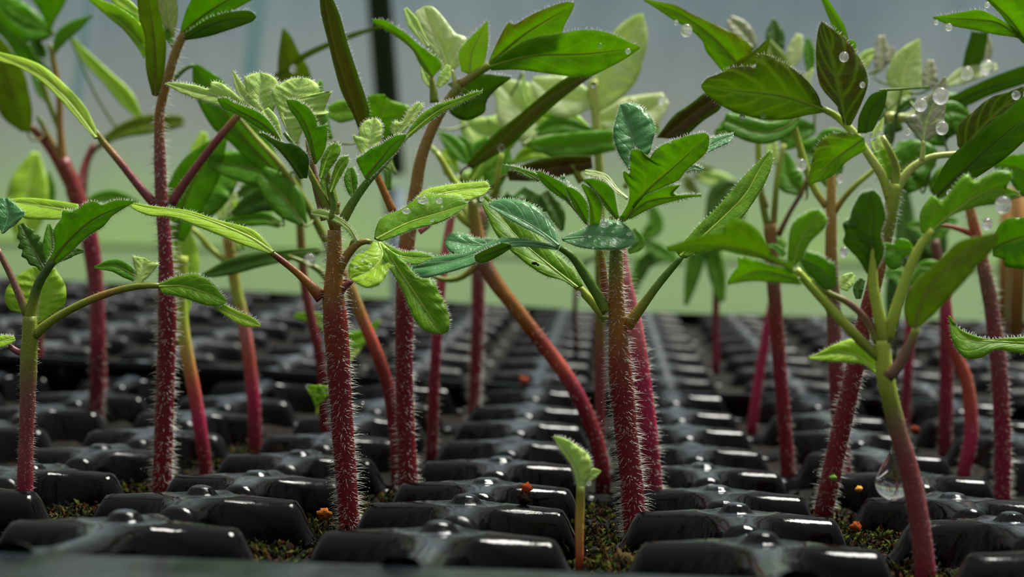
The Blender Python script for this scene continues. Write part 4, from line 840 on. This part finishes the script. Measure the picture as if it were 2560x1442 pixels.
# far seedlings behind
D = 9.8; p = plant('distant seedling with a thin dark-edged strap leaf slanting up across the grey wall', D, (800,1080))
stem(p, D, '812,1080 800,900 760,700 745,440 735,300', [24,24,22,20,18], 'dcmgg', 0)
leaf(p, D, 'olive', 'B2 1180,800 1500,570 1900,395 2290,265', hw=[30,34,30,28,10], tilt=-.3, back='plum', name='cotyledon'); leaf(p, D+.2, 'olive', 'B2 1390,860 1330,600 1272,292', 'B2 1210,840 1215,600 1250,350 1270,290', 'B2 1580,870 1530,700 1440,550 1350,370 1276,290', tilt=-.2)
D = 13.2; p = plant('distant seedling with drooping blurred leaves above the far tray edge, right of centre', D, (1790,880))
stem(p, D, '1790,900 1790,760 1800,600 1840,470', [18,18,16,14], 'CmgG', 0)
leaf(p, D, 'dark', '1850,465 1810,480 1780,560 1770,640', hw=[14,34,24,14,6]); leaf(p, D, 'dark', '1860,470 1840,520 1800,600', hw=[10,30,20]); leaf(p, D, 'green', '1760,570 1740,650 1715,760', hw=[14,22,18,6]); leaf(p, D, 'green', '1775,600 1790,670 1805,752', hw=[14,22,20,8])
leaf(p, D, 'pale', '1850,470 1800,450 1740,440', hw=[10,20,10])
leaf(p, D, 'olive', 'A5 1700,760 1760,860 1830,910', hw=[20,50,40,10]); leaf(p, D, 'olive', 'A5 1800,660 1880,690 1970,690', hw=[20,40,10])
D = 14.0; p = plant('distant blurred seedling left of centre showing its leaves between the far cells', D, (1440,880))
stem(p, D, '1440,860 1438,760 1460,660 1600,600', [12,12,10,8], 'xxTT', 0)
leaf(p, D, 'green', '1600,600 1640,560 1620,500', hw=[6,20,16,4]); leaf(p, D, 'green', '1600,600 1670,640 1700,660', hw=[6,20,8]); leaf(p, D, 'dark', '1600,700 1620,650 1690,630', hw=[6,20,8]); leaf(p, D, 'green', '1570,760 1590,690 1600,640', hw=[4,16,4])
D = 12.5; p = plant('distant upright dark seedling behind the nearest right-hand one', D, (2235,900))
stem(p, D, '2235,930 2240,800 2250,650', [16,14,12], 'xTT', 0); leaf(p, D, 'dark', '2245,760 2262,620 2262,470', hw=[12,22,26,10]); leaf(p, D, 'dark', '2220,800 2230,700 2240,640', hw=[6,14,6])
leaf(p, D, 'dark', '2350,640 2330,600 2290,560', hw=[20,40,20]); leaf(p, D, 'dark', '2330,660 2300,640 2310,590', hw=[10,26,20])
# tiny sprouts
D = 5.6; p = plant('tiny pale sprout with one pointed leaf on a short stalk in front', D, (1448,1378), 'weed_sprout', 'sprout', None)
tube(p, 'stem', '1449,1385 1449,1300 1452,1215', D, [20,22,22], 'stg', extra=.002, seg=12)
leaf(p, D, 'pale', 'F1 1765,700 1740,560 1650,410 1548,288', 'F1 1735,690 1715,600 1680,505 1600,400 1546,290', 'F1 1790,690 1850,545 1830,440 1760,380 1650,310 1552,286', tilt=.3, hair=H); leaf(p, D, 'pale', 'F1 1770,700 1850,600 1927,568', 'F1 1750,680 1790,590 1860,545 1927,562', 'F1 1790,700 1850,650 1890,620 1928,574', tilt=.3)
D = 9.8; p = plant('blurred pale green sprout behind the left-of-centre crimson stem', D, (828,985), 'weed_sprout', 'sprout', None)
tube(p, 'stem', '828,1000 826,930 838,850', D, [14,12,10], 'lll'); leaf(p, D, 'fresh', '838,850 800,800 735,788', hw=[8,16,14,5]); leaf(p, D, 'fresh', '838,850 900,845 950,800', hw=[8,22,14,4]); leaf(p, D, 'pale', '850,920 885,880 920,830', hw=[6,10,6])
D = 8.0; p = plant('small bright green sprout leaf low behind the left-of-centre stem', D, (792,1010), 'weed_sprout', 'sprout', None)
tube(p, 'stem', '792,1040 794,1010 800,985', D, [8,8,6], 'lll'); leaf(p, D, 'fresh', '828,975 795,980 770,968', hw=[8,20,8], tilt=.4); leaf(p, D, 'fresh', '795,972 796,990 790,1014', hw=[14,18,4], tilt=.4)
# ---------------------------------------------------------------- stake, drops, moss, crumbs
def stake():
    D = 17.5; P0 = FPX/D; wm = simple('tan_wood', (176,128,58), .7); 
    for (x0, x1, yt, yb, lb) in ((2498,2522,470,830,'tan wooden marker stake standing behind the right-hand stems, the thinner'), (2528,2566,440,822,'tan wooden marker stake at the right edge, the broader')):
        a, b = at((x0+x1)/2, yt, D), at((x0+x1)/2, yb+20, D); wd = (x1-x0)/P0*PITCH
        t = box('marker_stake', (a+b)/2, (wd, .003, (a-b).length), wm.m, bev=.0006); tag(t, lb, 'stake')
stake()
def drop(x, y, D, r, lab, grp=None, sq=(1,1,1.1), nm='water_drop'):
    o = blob(nm, at(x, y, D), r/(FPX/D)*PITCH, M_BEAD, seg=16, rings=10, squash=sq)
    return tag(o, lab, 'drop', grp)
# the big hanging drop
def big():
    D = 5.62; P0 = FPX/D; S = PITCH/P0; prof_ = [(1105,1),(1120,4),(1140,13),(1160,24),(1180,34),(1200,41),(1216,42),(1230,36),(1242,24),(1250,10),(1252,1)]
    C = cr([(a, 0, b) for a, b in prof_], 26); vs, fs = [], []
    for i, (yy, _, rr) in enumerate(C):
        c = at(2232-(yy-1105)*.01, yy, D)
        for j in range(24): th = j/24*6.2832; vs.append(c+Vector((math.cos(th), math.sin(th), 0))*rr*S)
    for i in range(25):
        for j in range(24): k = (j+1) % 24; fs.append((i*24+j, (i+1)*24+j, (i+1)*24+k, i*24+k))
    fs += [tuple(range(24)), tuple(25*24+j for j in range(23, -1, -1))]
    tag(mesh_obj('water_drop', vs, fs, M_WATER), 'large clear teardrop of water hanging beside the nearest right stem', 'drop')
big()
G1 = 'water drops on the seedlings'
for x, y, D, r, lb in ((1716,76,7.6,15,'round drop under the pointed leaf at the top, right of centre'),(1690,56,7.6,6,'tiny bead left of the round drop under the top pointed leaf'),
 (2341,56,7.1,6,'bead at the tip of the pointed leaf in the upper right corner'),(2372,68,7.1,9,'drop under the pointed leaf in the upper right corner'),(2468,12,7.1,7,'drop on the edge of the blade at the very top right'),
 (2508,512,5.45,20,'drop hanging under the lobed leaf tip at right'),(2003,412,8.3,14,'drop held in the fork of a yellow-green stalk at right'),(2100,446,8.2,10,'small drop beside the ochre-stemmed fork'),
 (2110,630,8.0,12,'bright drop beside the ochre stem'),(2468,560,8.0,14,'drop between the right-edge stems'),(2302,262,7.3,16,'drop on the left of the silvery mauve leaflet'),(2352,240,7.3,20,'largest drop on the silvery mauve leaflet'),(2355,320,7.3,16,'drop at the right lobe of the silvery mauve leaflet'),
 (2270,330,7.3,8,'bead on the left lobe of the silvery mauve leaflet'),(2110,142,7.2,12,'drop in the upper purple leaflet'),(2156,212,7.2,7,'bead on the edge of the purple leaflet'),(2418,183,9.1,15,'left drop on the silvery leaf before the wall'),(2468,168,9.1,18,'right drop on the silvery leaf before the wall'),
 (2182,343,7.3,9,'lower bead on the small pale leaflet at right'),(2202,333,7.3,7,'upper bead on the small pale leaflet at right'),(2540,238,7.2,11,'drop on the purple blade at the right edge'),(2374,482,6.8,8,'drop under the broad dark strap leaf'),
 (1855,294,7.2,8,'left drop under the large leaf seen from below'),(1908,290,7.2,6,'right drop under the large leaf seen from below'),(590,462,9.3,14,'bright drop on a dark blade behind the salmon stem'),(605,503,9.3,9,'smaller drop below the one on the dark blade'),
 (775,650,8.4,16,'drop on the narrow dark blade left of the fork'),(1204,497,6.35,6,'glinting bead at the tip of the yellow-green leaflet'),(806,38,7.0,7,'bead on the left edge of the brown strap leaf'),(1253,370,8.1,10,'drop under the plum cotyledon'),(1484,214,7.2,7,'bead near the tip end of the big green leaf'),
 (1655,250,9.4,10,'drop on the silvery leaf behind the oval bluish one'),(1570,128,7.2,7,'bead at the pointed end of the big two-lobed leaf'),(1500,115,7.2,7,'bead in the middle of the big two-lobed leaf'),(733,172,9.7,9,'bead under the thin slanting strap leaf'),
 (1473,1208,5.55,6,'bead under the tiny pale sprout leaf'),(1445,735,6.6,8,'drop under the long yellow-green blade'),(907,1007,6.4,5,'bead at the end of a hair on the left-of-centre stem')):
    drop(x, y, D, r, lb, G1)
# flat beads lying on leaf faces
ORD = ['first','second','third','fourth','fifth','sixth','seventh','eighth','ninth','tenth','eleventh','twelfth']
for lb, end, g, D, pp in (('flat bead on the upper leaflet of the left-of-centre seedling', 'counted from the left', 'beads on the upper leaflet', 6.24, 'A3 890,325,11 1030,235,14 1165,240,10 1190,290,4 1110,405,5'),
 ('flat water bead on the drooping round yellow-green lobe', 'counted from the left', 'beads on the drooping lobe', 6.2, 'A3 467,790,6 527,738,6 588,778,6 660,890,8 565,945,5 555,705,5 735,820,5'),
 ('flat water bead on the drooping glossy terminal lobe', 'counted from the left', 'beads on the terminal lobe', 6.15, 'A3 1100,1240,10 1010,1220,6 1040,1170,5 1180,1180,4 1215,1305,5'),
 ('dew bead on the oval leaflet below the bluish fan', 'from its left end', 'dew on the oval leaflet', 6.25, 'A4 1480,575,12 1300,625,4 1560,645,4 1500,745,6 1700,665,6 1400,725,4 1620,600,4 1460,645,4 1350,690,4 1590,705,4 1380,790,3 1660,720,4')):
    for k, (x, y, r) in enumerate(sorted(pts(pp))):
        c = at(x, y, D-.02); o = blob('water_bead', c, r/(FPX/D)*PITCH, M_BEAD, seg=12, rings=8, squash=(1.0, .7, .75)); tag(o, ORD[k]+' '+lb+', '+end, 'bead', g)
# black speck (a fly) on the long blade
p = thing('small_fly', 'tiny black fly sitting on the long yellow-green blade', 'fly', at(1335,657,6.3))
blk = simple('black_chitin', (12,10,12), .4).m
blob('body', at(1336,658,6.33), 6/(FPX/6.3)*PITCH, blk, p, squash=(1.3,.8,.7)); blob('head', at(1345,662,6.33), 3.4/(FPX/6.3)*PITCH, blk, p)
# compost crumbs
for x, y, D, r, c, lb in ((1316,1222,6.2,15,(150,62,22),'orange-brown compost crumb on the ridge left of the tiny sprout'),(1310,1246,6.18,17,(30,18,14),'dark crumb under the orange one on the ridge'),(812,1284,6.5,17,(150,84,26),'amber crumb of bark beside the left-of-centre stem'),
 (1562,1412,5.75,34,(58,44,14),'mossy brown clod in the front cell below the bluish seedling'),(2148,1222,7.4,9,(206,150,60),'pale orange bark flake beside the leaning crimson stem'),(2140,1316,6.9,14,(150,70,24),'orange-brown crumb in the cell right of the leaning stem'),
 (1310,952,11.2,12,(130,56,36),'blurred orange clod far back between the cells'),(2083,1194,7.3,9,(110,150,60),'tiny green seed leaf stuck to the leaning crimson stem'),(2288,1075,9.5,11,(120,52,24),'rusty crumb behind the big drop'),(40,1284,6.4,9,(170,80,24),'orange crumb at the foot of the left-edge stem'),
 (715,1112,9.2,10,(100,60,24),'brown crumb at the foot of the salmon stem')):
    cpt = at(x, y, D); tag(blob('compost_crumb', cpt, r/(FPX/D)*PITCH, M_CRUMB, seg=12, rings=8, squash=(1,.9,.85), rough=.55, col=c), lb, 'crumb')
# moss and litter tufts in the near cells
def moss(lb, boxes, seed):
    rr = random.Random(seed); vs, fs, col = [], [], []
    pal = [(34,48,5),(58,70,10),(18,29,4),(66,58,16),(24,15,7),(54,26,8),(12,17,2),(9,6,4)]
    for (cx, cy, D, wx, dy, n_) in boxes:
        for _ in range(n_):
            b = at(cx, cy, D); x = b.x+rr.gauss(0, wx/2.2)/(FPX/D)*PITCH; y = b.y+rr.gauss(0, dy/2)*PITCH
            z = EYE.z+(prof(y/PITCH)-.19)*PITCH+rr.uniform(-.0004, .0012)
            c = Vector((x, y, z)); a = Vector((rr.uniform(-1,1), rr.uniform(-1,1), rr.uniform(.1,1.1))).normalized(); l = rr.uniform(.0005, .0016)
            s = a.orthogonal().normalized()*l*.28; u = a.cross(s); k = len(vs); q = hexc(rr.choice(pal))
            vs += [c, c+a*l*.5+s, c+a*l*.5-s*.5+u*.8, c+a*l*.5-s*.5-u*.8, c+a*l]; col += [q]*5
            fs += [(k,k+1,k+2),(k,k+2,k+3),(k,k+3,k+1),(k+4,k+2,k+1),(k+4,k+3,k+2),(k+4,k+1,k+3)]
    tag(mesh_obj('moss', vs, fs, M_MOSS, col=col, smooth=False), lb, 'moss', kind='stuff')
moss('green moss and litter on the compost around the seedling stems', [(140,1260,6.6,110,.5,1500),(345,1210,7.5,120,.5,1200),(840,1300,6.6,100,.5,1400),(980,1240,7.5,100,.5,800),(1560,1330,6.5,140,.5,900),(1560,1412,5.7,110,.35,1000),(2130,1300,6.7,150,.6,1600),(2200,1250,7.3,120,.5,900),(2400,1290,6.7,220,.5,1300),
 (1490,1240,7.4,120,.4,700),(1970,1200,7.8,150,.5,700),(600,1130,9.3,120,.5,600),(640,1380,5.6,140,.4,500),(2330,1400,5.5,150,.5,800),(780,1060,9.0,160,.6,500),(2280,1120,9.2,160,.6,500)], 3)
